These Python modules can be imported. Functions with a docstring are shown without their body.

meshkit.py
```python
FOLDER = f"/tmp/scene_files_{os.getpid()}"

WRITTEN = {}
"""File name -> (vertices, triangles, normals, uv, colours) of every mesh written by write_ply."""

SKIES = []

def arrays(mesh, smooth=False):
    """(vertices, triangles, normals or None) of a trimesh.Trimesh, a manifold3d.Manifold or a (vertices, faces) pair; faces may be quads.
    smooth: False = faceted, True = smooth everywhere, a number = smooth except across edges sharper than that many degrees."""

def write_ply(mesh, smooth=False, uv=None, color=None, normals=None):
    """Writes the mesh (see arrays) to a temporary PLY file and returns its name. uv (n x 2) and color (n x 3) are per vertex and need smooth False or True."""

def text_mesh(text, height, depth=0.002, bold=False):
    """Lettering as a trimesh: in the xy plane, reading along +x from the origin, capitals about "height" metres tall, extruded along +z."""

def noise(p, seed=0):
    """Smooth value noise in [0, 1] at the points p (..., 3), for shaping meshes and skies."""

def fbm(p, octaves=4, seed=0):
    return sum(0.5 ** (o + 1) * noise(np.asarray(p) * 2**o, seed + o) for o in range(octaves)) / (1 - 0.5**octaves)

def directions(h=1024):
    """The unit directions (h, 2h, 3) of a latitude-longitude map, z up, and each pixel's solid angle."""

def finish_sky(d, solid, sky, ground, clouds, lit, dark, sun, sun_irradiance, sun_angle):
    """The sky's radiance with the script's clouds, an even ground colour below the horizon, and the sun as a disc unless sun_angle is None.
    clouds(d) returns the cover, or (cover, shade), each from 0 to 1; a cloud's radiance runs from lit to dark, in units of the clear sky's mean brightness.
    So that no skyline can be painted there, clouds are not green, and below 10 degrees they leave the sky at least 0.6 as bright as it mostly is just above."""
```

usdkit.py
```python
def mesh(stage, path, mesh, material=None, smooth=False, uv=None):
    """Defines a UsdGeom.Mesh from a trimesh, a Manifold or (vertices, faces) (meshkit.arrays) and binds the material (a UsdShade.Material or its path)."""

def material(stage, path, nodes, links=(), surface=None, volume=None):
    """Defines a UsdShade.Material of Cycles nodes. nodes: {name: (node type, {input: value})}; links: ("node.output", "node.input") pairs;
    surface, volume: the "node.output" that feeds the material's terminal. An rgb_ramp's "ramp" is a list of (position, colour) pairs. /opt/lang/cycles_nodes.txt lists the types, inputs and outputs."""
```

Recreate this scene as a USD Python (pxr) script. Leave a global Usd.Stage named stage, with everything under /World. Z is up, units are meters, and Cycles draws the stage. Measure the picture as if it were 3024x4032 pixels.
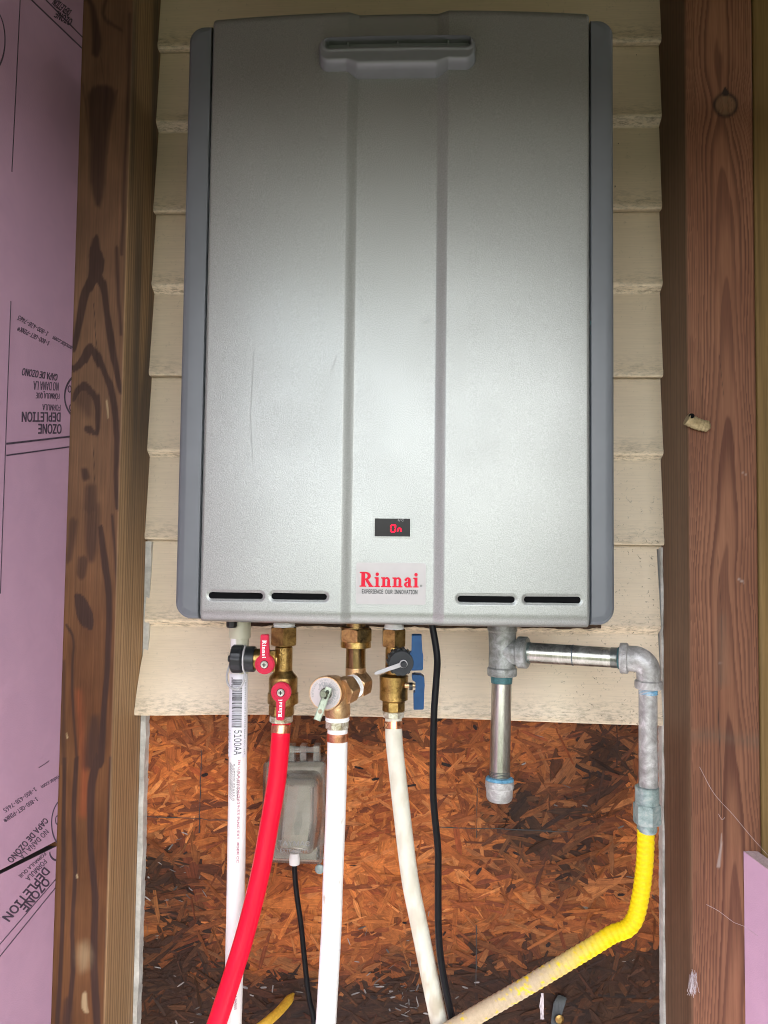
import math, random
import numpy as np, trimesh, manifold3d as m3, shapely
from shapely.geometry import Polygon, Point, box as sbox, LineString
from shapely.ops import unary_union
from pxr import Usd, UsdGeom, UsdLux, UsdShade, Sdf, Gf, Vt
import meshkit, usdkit
rng = np.random.default_rng(7); random.seed(7)
PI = math.pi
stage = Usd.Stage.CreateInMemory()
UsdGeom.SetStageUpAxis(stage, UsdGeom.Tokens.z); UsdGeom.SetStageMetersPerUnit(stage, 1.0)
UsdGeom.Xform.Define(stage, '/World'); UsdGeom.Scope.Define(stage, '/World/Looks')
# ---------------------------------------------------------------- camera, sky, sun, exposure
Z0 = 1.15                                     # height of the lowest siding edge above the ground
PITCH, YAW, ROLL, CD, CZ, F = 0.04829, -0.04129, 0.01199, 1.0244, 0.22141 + Z0, 3028.0
fwd = np.array([math.sin(YAW)*math.cos(PITCH), math.cos(YAW)*math.cos(PITCH), math.sin(PITCH)])
r0 = np.cross(fwd, [0, 0, 1]); r0 /= np.linalg.norm(r0); u0 = np.cross(r0, fwd)
RT = r0*math.cos(ROLL) + u0*math.sin(ROLL); UP = -r0*math.sin(ROLL) + u0*math.cos(ROLL)
EYE = np.array([0, -CD, CZ])
cam = UsdGeom.Camera.Define(stage, '/World/camera')
cam.CreateHorizontalApertureAttr(36.0); cam.CreateVerticalApertureAttr(48.0); cam.CreateFocalLengthAttr(36.0*F/3024)
cam.CreateClippingRangeAttr((0.02, 1000))
cam.AddTransformOp().Set(Gf.Matrix4d(*RT, 0, *UP, 0, *(-fwd), 0, *EYE, 1))
EXPOSURE = 2.9
cam.CreateExposureAttr(EXPOSURE)
SUN_EL, SUN_DIR = math.radians(58), np.array([0.25, -1.0])
sd = SUN_DIR/np.linalg.norm(SUN_DIR)*math.cos(SUN_EL); sunv = np.array([sd[0], sd[1], math.sin(SUN_EL)])
usdkit.material(stage, '/World/Looks/sky', {
    's': ('sky_texture', {'sky_type': 'single_scattering', 'sun_disc': False, 'sun_elevation': SUN_EL, 'sun_rotation': math.atan2(sunv[0], sunv[1])}),
    'bw': ('rgb_to_bw', {}), 'cc': ('combine_color', {}), 'tc': ('texture_coordinate', {}),
    'n': ('noise_texture', {'scale': 2.2, 'detail': 5}), 'r': ('rgb_ramp', {'ramp': [(0.25, (.45,)*3), (0.6, (.95,)*3)]}),
    'm': ('mix_color', {}), 'b': ('background_shader', {'strength': 0.15})},
    [('s.color', 'bw.color'), ('bw.val', 'cc.r'), ('bw.val', 'cc.g'), ('bw.val', 'cc.b'), ('tc.generated', 'n.vector'), ('n.fac', 'r.fac'),
     ('r.color', 'm.fac'), ('s.color', 'm.a'), ('cc.color', 'm.b'), ('m.result', 'b.color')], surface='b.background')
dome = UsdLux.DomeLight.Define(stage, '/World/sky')
UsdShade.MaterialBindingAPI.Apply(dome.GetPrim()).Bind(UsdShade.Material.Get(stage, '/World/Looks/sky'))
dome.GetPrim().SetCustomDataByKey('kind', 'structure')
sun = UsdLux.DistantLight.Define(stage, '/World/sun')
sun.CreateNormalizeAttr(True) if hasattr(sun, 'CreateNormalizeAttr') else sun.GetPrim().CreateAttribute('inputs:normalize', Sdf.ValueTypeNames.Bool).Set(True)
sun.CreateIntensityAttr(0.3); sun.CreateAngleAttr(12.0); sun.CreateColorAttr(Gf.Vec3f(1, .95, .87))
zz = sunv; xx = np.cross([0, 0, 1], zz); xx /= np.linalg.norm(xx); yy = np.cross(zz, xx)
sun.AddTransformOp().Set(Gf.Matrix4d(*xx, 0, *yy, 0, *zz, 0, 0, 0, 5, 1))
# ---------------------------------------------------------------- measuring: a pixel of the photograph to a point of a plane
def ray(u, v): return fwd + RT*(u-1512)/F + UP*(2016-v)/F
def at(u, v, Y):
    d = ray(u, v); return EYE + d*(Y-EYE[1])/d[1]
def hit(u, v, o, n):
    d = ray(u, v); return EYE + d*(np.dot(np.asarray(o)-EYE, n)/np.dot(d, n))
def mpp(p): return float(np.dot(np.asarray(p)-EYE, fwd))/F        # metres per photograph pixel there
RA = lambda x, y: (850+.3617*x, 2400+.3617*y)
RB = lambda x, y: (1300+.3014*x, 1950+.3014*y)
RC = lambda x, y: (1400+.2486*x, 2400+.2486*y)
RD = lambda x, y: (1850+.5124*x, 2400+.5124*y)
RE = lambda x, y: (500+.5425*x, 2750+.5425*y)
RF = lambda x, y: (1700+.6028*x, 3100+.6028*y)
RG = lambda x, y: (500+.7233*x, 3300+.7233*y)
RH = lambda x, y: (2500+.331*x, 3300+.331*y)
R1 = lambda x, y: (.6028*x, .6028*y)
R2 = lambda x, y: (1000+.6028*x, .6028*y)
R3 = lambda x, y: (2000+.6172*x, .6172*y)
R4 = lambda x, y: (.4822*x, 1000+.4822*y)
R5 = lambda x, y: (.4822*x, 2000+.4822*y)
R6 = lambda x, y: (.4822*x, 3000+.4822*y)
R7 = lambda x, y: (2300+.4522*x, 1400+.4522*y)
R8 = lambda x, y: (2300+.4522*x, 2400+.4522*y)
# ---------------------------------------------------------------- scene tree
USED = {}
def numbered(path):
    k = USED.get(path, -1)+1; USED[path] = k
    return path if k == 0 else f'{path}_{k:03d}'
BASE = {'/World': np.zeros(3)}
def keys(prim, label=None, cat=None, group=None, kind=None):
    for k, v in (('label', label), ('category', cat), ('group', group), ('kind', kind)):
        if v: prim.SetCustomDataByKey(k, v)
def thing(name, label, cat, loc, group=None, kind=None):
    p = numbered('/World/'+name); x = UsdGeom.Xform.Define(stage, p); loc = np.asarray(loc, float)
    x.AddTranslateOp().Set(Gf.Vec3d(*map(float, loc))); BASE[p] = loc
    keys(x.GetPrim(), label, cat, group, kind); return p
def obj(name, mesh, mat, parent='/World', smooth=30, label=None, cat=None, group=None, kind=None, tone=None, uv=None):
    p = numbered(f'{parent}/{name}')
    b = BASE.get(parent, np.zeros(3)); BASE[p] = b
    if tone is not None or uv is not None:
        v, f = (mesh.vertices, mesh.faces) if hasattr(mesh, 'vertices') else mesh
        m = usdkit.mesh(stage, p, (np.asarray(v)-b, f), M[mat], smooth=True if smooth else False, uv=uv)
        if tone is not None:
            UsdGeom.PrimvarsAPI(m).CreatePrimvar('tone', Sdf.ValueTypeNames.Color3fArray, 'vertex').Set(Vt.Vec3fArray.FromNumpy(np.asarray(tone, np.float32)))
    else:
        v, f, _ = meshkit.arrays(mesh, False)
        m = usdkit.mesh(stage, p, (v-b, f), M[mat], smooth=smooth)
    keys(m.GetPrim(), label, cat, group, kind); return p
cat_ = trimesh.util.concatenate
# ---------------------------------------------------------------- materials
M = {}
def mat(name, nodes, links, surface='p.BSDF'):
    M[name] = usdkit.material(stage, '/World/Looks/'+name, nodes, links, surface=surface)
def plain(name, c, rough=.5, metal=0, var=.12, nscale=60, bump=0, bscale=300, **kw):
    lo, hi = [x*(1-var) for x in c], [min(1, x*(1+var)) for x in c]
    nodes = {'g': ('geometry', {}), 'n': ('noise_texture', {'scale': nscale, 'detail': 5, 'roughness': .65}), 'r': ('rgb_ramp', {'ramp': [(.3, lo), (.7, hi)]}),
             'p': ('principled_bsdf', {'roughness': rough, 'metallic': metal, **kw})}
    links = [('g.position', 'n.vector'), ('n.fac', 'r.fac'), ('r.color', 'p.base_color')]
    if bump:
        nodes['n2'] = ('noise_texture', {'scale': bscale, 'detail': 3}); nodes['b'] = ('bump', {'strength': bump, 'distance': .001})
        links += [('g.position', 'n2.vector'), ('n2.fac', 'b.height'), ('b.normal', 'p.normal')]
    mat(name, nodes, links)
def mottled(name, stops, rough=.5, metal=0, nscale=60, bump=.3, bscale=300, r2=None, zs=1):
    nodes = {'g': ('geometry', {}), 'mp': ('mapping', {'scale': (1, 1, zs)}), 'n': ('noise_texture', {'scale': nscale, 'detail': 6, 'roughness': .7, 'distortion': .6}), 'r': ('rgb_ramp', {'ramp': stops}),
             'n2': ('noise_texture', {'scale': bscale, 'detail': 4}), 'b': ('bump', {'strength': bump, 'distance': .001}),
             'rr': ('map_range', {'from_min': .3, 'from_max': .7, 'to_min': rough, 'to_max': r2 or rough+.15}), 'p': ('principled_bsdf', {'metallic': metal})}
    mat(name, nodes, [('g.position', 'mp.vector'), ('mp.vector', 'n.vector'), ('n.fac', 'r.fac'), ('r.color', 'p.base_color'), ('g.position', 'n2.vector'), ('n2.fac', 'b.height'), ('b.normal', 'p.normal'),
                      ('n.fac', 'rr.value'), ('rr.result', 'p.roughness')])
def toned(name, rough=.7, scale=(1, 1, 1), nscale=200, amp=.25, bump=.4, metal=0, dist=.001, **kw):
    # colour comes from the mesh's own grain / stain map, finer grain from noise
    mat(name, {'a': ('attribute', {'attribute': 'tone'}), 'g': ('geometry', {}), 'mp': ('mapping', {'scale': scale}), 'n': ('noise_texture', {'scale': nscale, 'detail': 5, 'roughness': .7}),
               'r': ('rgb_ramp', {'ramp': [(.25, (1-amp,)*3), (.75, (1+amp,)*3)]}), 'm': ('mix_color', {'blend_type': 'multiply', 'fac': 1.0, 'use_clamp': False}),
               'b': ('bump', {'strength': bump, 'distance': dist}), 'p': ('principled_bsdf', {'roughness': rough, 'metallic': metal, **{'specular_ior_level': .25, **kw}})},
        [('g.position', 'mp.vector'), ('mp.vector', 'n.vector'), ('n.fac', 'r.fac'), ('a.color', 'm.a'), ('r.color', 'm.b'), ('m.result', 'p.base_color'), ('n.fac', 'b.height'), ('b.normal', 'p.normal')])
toned('post_wood', .62, (1, 1, .03), 420, .22, .5)
mat('strand_wood', {'a': ('attribute', {'attribute': 'tone'}), 'u': ('uvmap', {'attribute': 'st'}), 'mp': ('mapping', {'scale': (35, 620, 1)}), 'n': ('noise_texture', {'scale': 1, 'detail': 4, 'roughness': .65}), 'g': ('geometry', {}), 'n2': ('noise_texture', {'scale': 120, 'detail': 6, 'roughness': .75}),
    'r': ('rgb_ramp', {'ramp': [(.25, (.50,)*3), (.5, (1,)*3), (.75, (1.40,)*3)]}), 'r2': ('rgb_ramp', {'ramp': [(.3, (.62,)*3), (.6, (1.1,)*3)]}), 'm': ('mix_color', {'blend_type': 'multiply', 'fac': 1.0, 'use_clamp': False}), 'm2': ('mix_color', {'blend_type': 'multiply', 'fac': 1.0, 'use_clamp': False}),
    'b': ('bump', {'strength': .6, 'distance': .001}), 'p': ('principled_bsdf', {'roughness': .6, 'specular_ior_level': .22})},
    [('u.UV', 'mp.vector'), ('mp.vector', 'n.vector'), ('g.position', 'n2.vector'), ('n.fac', 'r.fac'), ('n2.fac', 'r2.fac'), ('a.color', 'm.a'), ('r.color', 'm.b'), ('m.result', 'm2.a'), ('r2.color', 'm2.b'), ('m2.result', 'p.base_color'), ('n.fac', 'b.height'), ('b.normal', 'p.normal')])
mat('siding_vinyl', {'a': ('attribute', {'attribute': 'tone'}), 'gr': ('attribute', {'attribute': 'grime'}), 'g': ('geometry', {}), 'mp': ('mapping', {'scale': (.03, 1, 1)}), 'n': ('noise_texture', {'scale': 700, 'detail': 5, 'roughness': .7}),
    'r': ('rgb_ramp', {'ramp': [(.25, (.90,)*3), (.75, (1.08,)*3)]}), 'm': ('mix_color', {'blend_type': 'multiply', 'fac': 1.0, 'use_clamp': False}), 'b': ('bump', {'strength': .35, 'distance': .0006}),
    'sg': ('separate_color', {}), 'mp2': ('mapping', {'scale': (.35, 1, 1.4)}), 'n2': ('noise_texture', {'scale': 240, 'detail': 6, 'roughness': .75}), 'n3': ('noise_texture', {'scale': 150, 'detail': 5, 'roughness': .7, 'distortion': 1.5}),
    's2': ('map_range', {'from_min': .46, 'from_max': .66, 'clamp': True}), 's3': ('map_range', {'from_min': .60, 'from_max': .68, 'clamp': True}), 'x2': ('math', {'math_type': 'multiply'}), 'x3': ('math', {'math_type': 'multiply'}), 'mx': ('math', {'math_type': 'maximum'}),
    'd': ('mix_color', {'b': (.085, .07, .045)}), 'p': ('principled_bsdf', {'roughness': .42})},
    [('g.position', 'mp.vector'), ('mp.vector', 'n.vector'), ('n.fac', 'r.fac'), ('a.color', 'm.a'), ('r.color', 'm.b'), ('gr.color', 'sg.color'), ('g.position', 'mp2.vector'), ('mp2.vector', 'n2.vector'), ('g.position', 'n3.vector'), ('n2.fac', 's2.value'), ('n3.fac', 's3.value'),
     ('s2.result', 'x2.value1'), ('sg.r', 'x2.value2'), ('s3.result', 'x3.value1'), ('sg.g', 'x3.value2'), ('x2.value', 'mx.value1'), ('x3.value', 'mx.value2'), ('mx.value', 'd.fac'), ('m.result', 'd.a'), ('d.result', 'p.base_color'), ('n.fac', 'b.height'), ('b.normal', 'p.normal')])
toned('hose_yellow', .55, (1, 1, 1), 500, .12, .3)
toned('hose_white', .38, (1, 1, 1), 300, .03, .1)
mat('silver_paint', {'g': ('geometry', {}), 'n': ('noise_texture', {'scale': 900, 'detail': 2}), 'r': ('rgb_ramp', {'ramp': [(.3, (.262, .270, .256)), (.7, (.350, .359, .343))]}),
    'nb': ('noise_texture', {'scale': 900, 'detail': 2}), 'b': ('bump', {'strength': .3, 'distance': .0005}),
    'n3': ('noise_texture', {'scale': 9, 'detail': 5}), 'rr': ('map_range', {'from_min': .3, 'from_max': .7, 'to_min': .36, 'to_max': .43}),
    'p': ('principled_bsdf', {'metallic': .64})},
    [('g.position', 'n.vector'), ('n.fac', 'r.fac'), ('r.color', 'p.base_color'), ('g.position', 'nb.vector'), ('nb.fac', 'b.height'), ('b.normal', 'p.normal'), ('g.position', 'n3.vector'), ('n3.fac', 'rr.value'), ('rr.result', 'p.roughness')])
plain('grey_paint', (.115, .125, .138), .38, 0, .05, 20, .05)
plain('scuff', (.30, .31, .30), .5, .4, .1)
plain('vent_paint', (.17, .18, .19), .4, .1, .05)
plain('cavity_black', (.006, .006, .0065), .8, specular_ior_level=.03)
plain('groove_black', (.012, .013, .018), .6, specular_ior_level=.1)
plain('display_black', (.006, .006, .007), .12, specular_ior_level=.12)
plain('sticker_film', (.47, .45, .445), .1, 0, .03)
plain('print_red', (.60, .004, .028), .5, 0, .04, specular_ior_level=.2)
plain('print_black', (.02, .02, .022), .4)
plain('print_grey', (.3, .3, .3), .4)
plain('print_white', (.8, .8, .8), .4, 0, .03)
plain('print_magenta', (.35, .03, .12), .4)
plain('print_foam', (.045, .03, .05), .6, 0, .3, 900)
mat('led_red', {'p': ('emission', {'color': (1, .008, .03), 'strength': .5})}, [], 'p.emission')
mottled('brass_rough', [(.3, (.22, .13, .045)), (.7, (.46, .30, .10))], .27, 1, 90, .35, 500)
mottled('brass_smooth', [(.3, (.40, .25, .085)), (.7, (.60, .42, .16))], .2, 1, 60, .1)
mottled('bronze', [(.3, (.42, .25, .13)), (.7, (.62, .42, .23))], .28, .95, 90, .35, 500)
mottled('brass_pipe', [(.3, (.16, .10, .05)), (.7, (.36, .24, .10))], .16, 1, 30, .08)
mottled('copper', [(.3, (.55, .22, .11)), (.7, (.80, .42, .26))], .2, 1, 60, .1)
mottled('steel', [(.3, (.10, .115, .075)), (.7, (.30, .32, .25))], .3, 1, 60, .08)
mottled('nickel_brass', [(.35, (.40, .33, .2)), (.65, (.72, .70, .62))], .22, .7, 120, .1)
mottled('galv_dull', [(.3, (.13, .135, .12)), (.5, (.26, .265, .25)), (.7, (.42, .43, .42))], .42, .55, 110, .5, 420)
mottled('galv_worn', [(.28, (.20, .19, .18)), (.5, (.36, .35, .34)), (.72, (.68, .66, .66))], .42, .45, 70, .3, 300)
mottled('galv_bright', [(.3, (.34, .33, .29)), (.7, (.56, .55, .50))], .2, .95, 60, .015, 300, .32, .15)
mottled('zinc_patina', [(.3, (.14, .19, .19)), (.5, (.26, .33, .32)), (.7, (.42, .44, .43))], .4, .4, 120, .3, 420)
mottled('thread_dark', [(.35, (.05, .06, .065)), (.7, (.12, .14, .15))], .4, .5, 120, .2)
mottled('sealant_blue', [(.3, (.04, .16, .26)), (.7, (.18, .42, .60))], .55, 0, 160, .6, 500)
mottled('sealant_teal', [(.3, (.02, .06, .065)), (.7, (.06, .17, .18))], .5, .1, 160, .5, 500)
plain('hose_red', (.72, .005, .030), .30, 0, .04, 30, specular_ior_level=.3)
plain('handle_red', (.52, .008, .045), .42, 0, .1, 80, .15, 500, specular_ior_level=.3)
plain('screw_zinc', (.55, .53, .47), .3, .3, .1)
plain('handle_blue', (.008, .05, .135), .45, 0, .15, 80, .15, 500, specular_ior_level=.25)
plain('black_plastic', (.009, .010, .011), .40, 0, .2, 80, .1)
plain('grey_plastic', (.036, .038, .040), .6, 0, .12, 120, .2, specular_ior_level=.15)
plain('black_cord', (.005, .005, .006), .36, 0, .2, specular_ior_level=.2)
plain('pvc_white', (.80, .77, .75), .35, 0, .02, 20)
plain('pvc_cream', (.55, .53, .40), .45, 0, .05, 40)
plain('plate_metal', (.50, .45, .44), .35, .3, .05)
plain('label_paper', (.72, .71, .76), .5, 0, .02)
plain('thread_tape', (.80, .79, .78), .6, 0, .04, 300, .5, 400)
plain('tether_clear', (.42, .41, .41), .3, 0, .04, alpha=1.0)
plain('trim_white', (.47, .45, .41), .6, 0, .3, 60, .4, 200)
mottled('mud', [(.3, (.22, .16, .08)), (.7, (.40, .31, .17))], .9, 0, 160, 1, 300)
plain('web', (.55, .48, .5), .8)
mottled('foam_pink', [(.25, (.42, .255, .36)), (.75, (.49, .295, .405))], .5, 0, 25, .25, 700)
plain('foam_gap_shade', (.03, .02, .024), .9)  # near-black colour that paints the shade of the foam gap
mottled('foam_cut', [(.3, (.42, .30, .32)), (.7, (.62, .5, .5))], .8, 0, 300, 1, 300)
mottled('lumber', [(.3, (.13, .075, .03)), (.5, (.24, .145, .06)), (.7, (.31, .20, .09))], .65, 0, 160, .5, 400, zs=.04)
mottled('roof_board', [(.3, (.10, .08, .06)), (.7, (.22, .18, .14))], .8, 0, 60, .4)
mottled('pad', [(.3, (.36, .355, .36)), (.7, (.44, .435, .44))], .9, 0, 5, .5, 90)
mottled('ground', [(.3, (.04, .055, .02)), (.7, (.08, .09, .04))], .95, 0, 3, .8, 60)
plain('cable_yellow', (.60, .34, .035), .5, 0, .15, 300)
mottled('rough_board', [(.3, (.02, .012, .008)), (.7, (.09, .05, .025))], .85, 0, 120, 1, 300)
plain('receptacle', (.28, .33, .22), .4)  # grey-green colour stands for greenery reflected in the cover
mat('clear_cover', {'g': ('geometry', {}), 'n': ('noise_texture', {'scale': 45, 'detail': 4}), 'mf': ('map_range', {'from_min': .3, 'from_max': .7, 'to_min': .10, 'to_max': .24}),
    't': ('transparent_bsdf', {'color': (.86, .84, .80)}), 'd': ('principled_bsdf', {'base_color': (.50, .47, .42), 'roughness': .5}), 'm1': ('mix_closure', {}),
    'f': ('fresnel', {'IOR': 1.5}), 'gl': ('glossy_bsdf', {'color': (1, 1, 1), 'roughness': .06}), 'm2': ('mix_closure', {})},
    [('g.position', 'n.vector'), ('n.fac', 'mf.value'), ('mf.result', 'm1.fac'), ('t.BSDF', 'm1.closure1'), ('d.BSDF', 'm1.closure2'), ('f.fac', 'm2.fac'), ('m1.closure', 'm2.closure1'), ('gl.BSDF', 'm2.closure2')], 'm2.closure')
# ---------------------------------------------------------------- shape helpers
def bx(x0, x1, y0, y1, z0, z1):
    m = trimesh.creation.box([x1-x0, y1-y0, z1-z0]); m.apply_translation([(x0+x1)/2, (y0+y1)/2, (z0+z1)/2]); return m
def man(m):
    t = m.to_mesh(); return trimesh.Trimesh(t.vert_properties[:, :3], t.tri_verts, process=False)
def axis_frame(axis):
    a = np.asarray(axis, float); a /= np.linalg.norm(a)
    h = np.array([0, 0, 1.]) if abs(a[2]) < .9 else np.array([0, -1., 0])
    x = np.cross(h, a); x /= np.linalg.norm(x); return x, np.cross(a, x), a
def lathe(prof, o=(0, 0, 0), axis=(0, 0, 1), n=40, caps=True):
    """prof: (radius, height) from one end to the other"""
    x, y, a = axis_frame(axis); o = np.asarray(o, float)
    prof = [(max(r, 1e-5), h) for r, h in prof]
    if caps: prof = [(1e-5, prof[0][1])]+prof+[(1e-5, prof[-1][1])]
    th = np.linspace(0, 2*PI, n, endpoint=False); R = np.array(prof)
    v = (o + R[:, None, 1:2]*a + R[:, None, 0:1]*(np.cos(th)[None, :, None]*x + np.sin(th)[None, :, None]*y)).reshape(-1, 3)
    f = []
    for i in range(len(R)-1):
        for j in range(n):
            p, q = i*n+j, i*n+(j+1) % n
            f += [(p, q, q+n), (p, q+n, p+n)]
    m = trimesh.Trimesh(v, f, process=False)
    if R[-1, 1] < R[0, 1]: m.invert()
    return m
def vl(Y, uc, prof, n=40):
    """an upright turned piece: prof = (row, width in pixels) measured on the photograph, axis at column uc in the plane Y"""
    vm = (prof[0][0]+prof[-1][0])/2; c = at(uc, vm, Y); k = mpp(c)
    return lathe([(w/2*k*.985, at(uc, v, Y)[2]) for v, w in prof], (c[0], c[1], 0), n=n)
def hexnut(r, h0, h1, o, axis=(0, 0, 1), turn=0, ch=.12, n=6):
    """six-sided nut with chamfered ends; r = corner radius"""
    hgt = abs(h1-h0); c = ch*r
    pts = [(r*math.cos(2*PI*i/n+turn), r*math.sin(2*PI*i/n+turn)) for i in range(n)]
    a = m3.Manifold.extrude(m3.CrossSection([pts]), hgt)
    b = m3.Manifold.revolve(m3.CrossSection([[(0, 0), (r*.90, 0), (r*1.01, c*.75), (r*1.01, hgt-c*.75), (r*.90, hgt), (0, hgt)]]), 64)
    m = man(a ^ b); x, y, ax = axis_frame(axis)
    T = np.eye(4); T[:3, 0], T[:3, 1], T[:3, 2] = x, y, ax; T[:3, 3] = np.asarray(o)+ax*min(h0, h1)
    m.apply_transform(T); return m
def vhex(Y, uc, v0, v1, w, turn=PI/6, n=6):
    """upright nut; w = full width across the corners as seen, in pixels"""
    c = at(uc, (v0+v1)/2, Y); k = mpp(c); r = w/2*k*.985
    return hexnut(r, at(uc, v1, Y)[2], at(uc, v0, Y)[2], (c[0], c[1], 0), turn=turn, n=n)
def spline(pts, step=.004):
    pts = np.asarray(pts, float); P = np.vstack([2*pts[0]-pts[1], pts, 2*pts[-1]-pts[-2]]); out = []
    for i in range(1, len(P)-2):
        n = max(2, int(np.linalg.norm(P[i+1]-P[i])/step)); t = np.linspace(0, 1, n, endpoint=False)[:, None]
        a, b, c, d = P[i-1:i+3]
        out.append(.5*(2*b+(c-a)*t+(2*a-5*b+4*c-d)*t*t+(3*b-a-3*c+d)*t**3))
    return np.vstack(out+[pts[-1:]])
def sweep(path, r, n=24, caps=True):
    """tube; r a number or one per point. returns mesh, arc length and angle per vertex"""
    path = np.asarray(path, float); N = len(path); r = np.broadcast_to(r, N)
    t = np.gradient(path, axis=0); t /= np.linalg.norm(t, axis=1, keepdims=True)
    x = np.cross(t[0], [0, -1, 0]); x = x/np.linalg.norm(x) if np.linalg.norm(x) > 1e-3 else np.array([1., 0, 0])
    th = np.linspace(0, 2*PI, n, endpoint=False); V = []
    for i in range(N):
        x = x-t[i]*np.dot(x, t[i]); x /= np.linalg.norm(x); y = np.cross(t[i], x)
        V.append(path[i]+r[i]*(np.cos(th)[:, None]*x+np.sin(th)[:, None]*y))
    s = np.r_[0, np.cumsum(np.linalg.norm(np.diff(path, axis=0), axis=1))]
    V = np.array(V).reshape(-1, 3); f = []
    i, j = np.meshgrid(np.arange(N-1), np.arange(n), indexing='ij'); p = (i*n+j).ravel(); q = (i*n+(j+1) % n).ravel()
    f = np.vstack([np.stack([p, q, q+n], 1), np.stack([p, q+n, p+n], 1)])
    if caps:
        a, b = len(V), len(V)+1; V = np.vstack([V, path[:1], path[-1:]]); k = np.arange(n); k2 = (k+1) % n
        f = np.vstack([f, np.stack([np.full(n, a), k2, k], 1), np.stack([np.full(n, b), (N-1)*n+k, (N-1)*n+k2], 1)])
        s_v = np.r_[np.repeat(s, n), s[0], s[-1]]; th_v = np.r_[np.tile(th, N), 0, 0]
    else: s_v, th_v = np.repeat(s, n), np.tile(th, N)
    return trimesh.Trimesh(V, f, process=False), s_v, th_v
def ex(poly, depth):
    gs = getattr(poly, 'geoms', [poly])
    return cat_([trimesh.creation.extrude_polygon(g, depth, engine='earcut') for g in gs if g.geom_type == 'Polygon' and g.area > 0])
def lay(mesh, o, ex_, ey_, en):
    """flat mesh (x, y, thickness) to the plane with origin o, axes ex_ ey_ and normal en"""
    v = np.asarray(mesh.vertices); w = np.asarray(o)+v[:, :1]*np.asarray(ex_)+v[:, 1:2]*np.asarray(ey_)+v[:, 2:3]*np.asarray(en)
    m = trimesh.Trimesh(w, mesh.faces, process=False)
    if np.dot(np.cross(ex_, ey_), en) < 0: m.invert()
    return m
def front(mesh, o, flip=1):      # facing the camera side (-y): x to the right, y up
    return lay(mesh, o, (1, 0, 0), (0, 0, 1), (0, -1, 0))
TC = {}
def text(s, h, d=.0003, bold=False):
    k = (s, bold)
    if k not in TC: TC[k] = meshkit.text_mesh(s, 1.0, 1.0, bold)
    m = TC[k].copy(); m.vertices[:, :2] *= h; m.vertices[:, 2] *= d; return m
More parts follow.
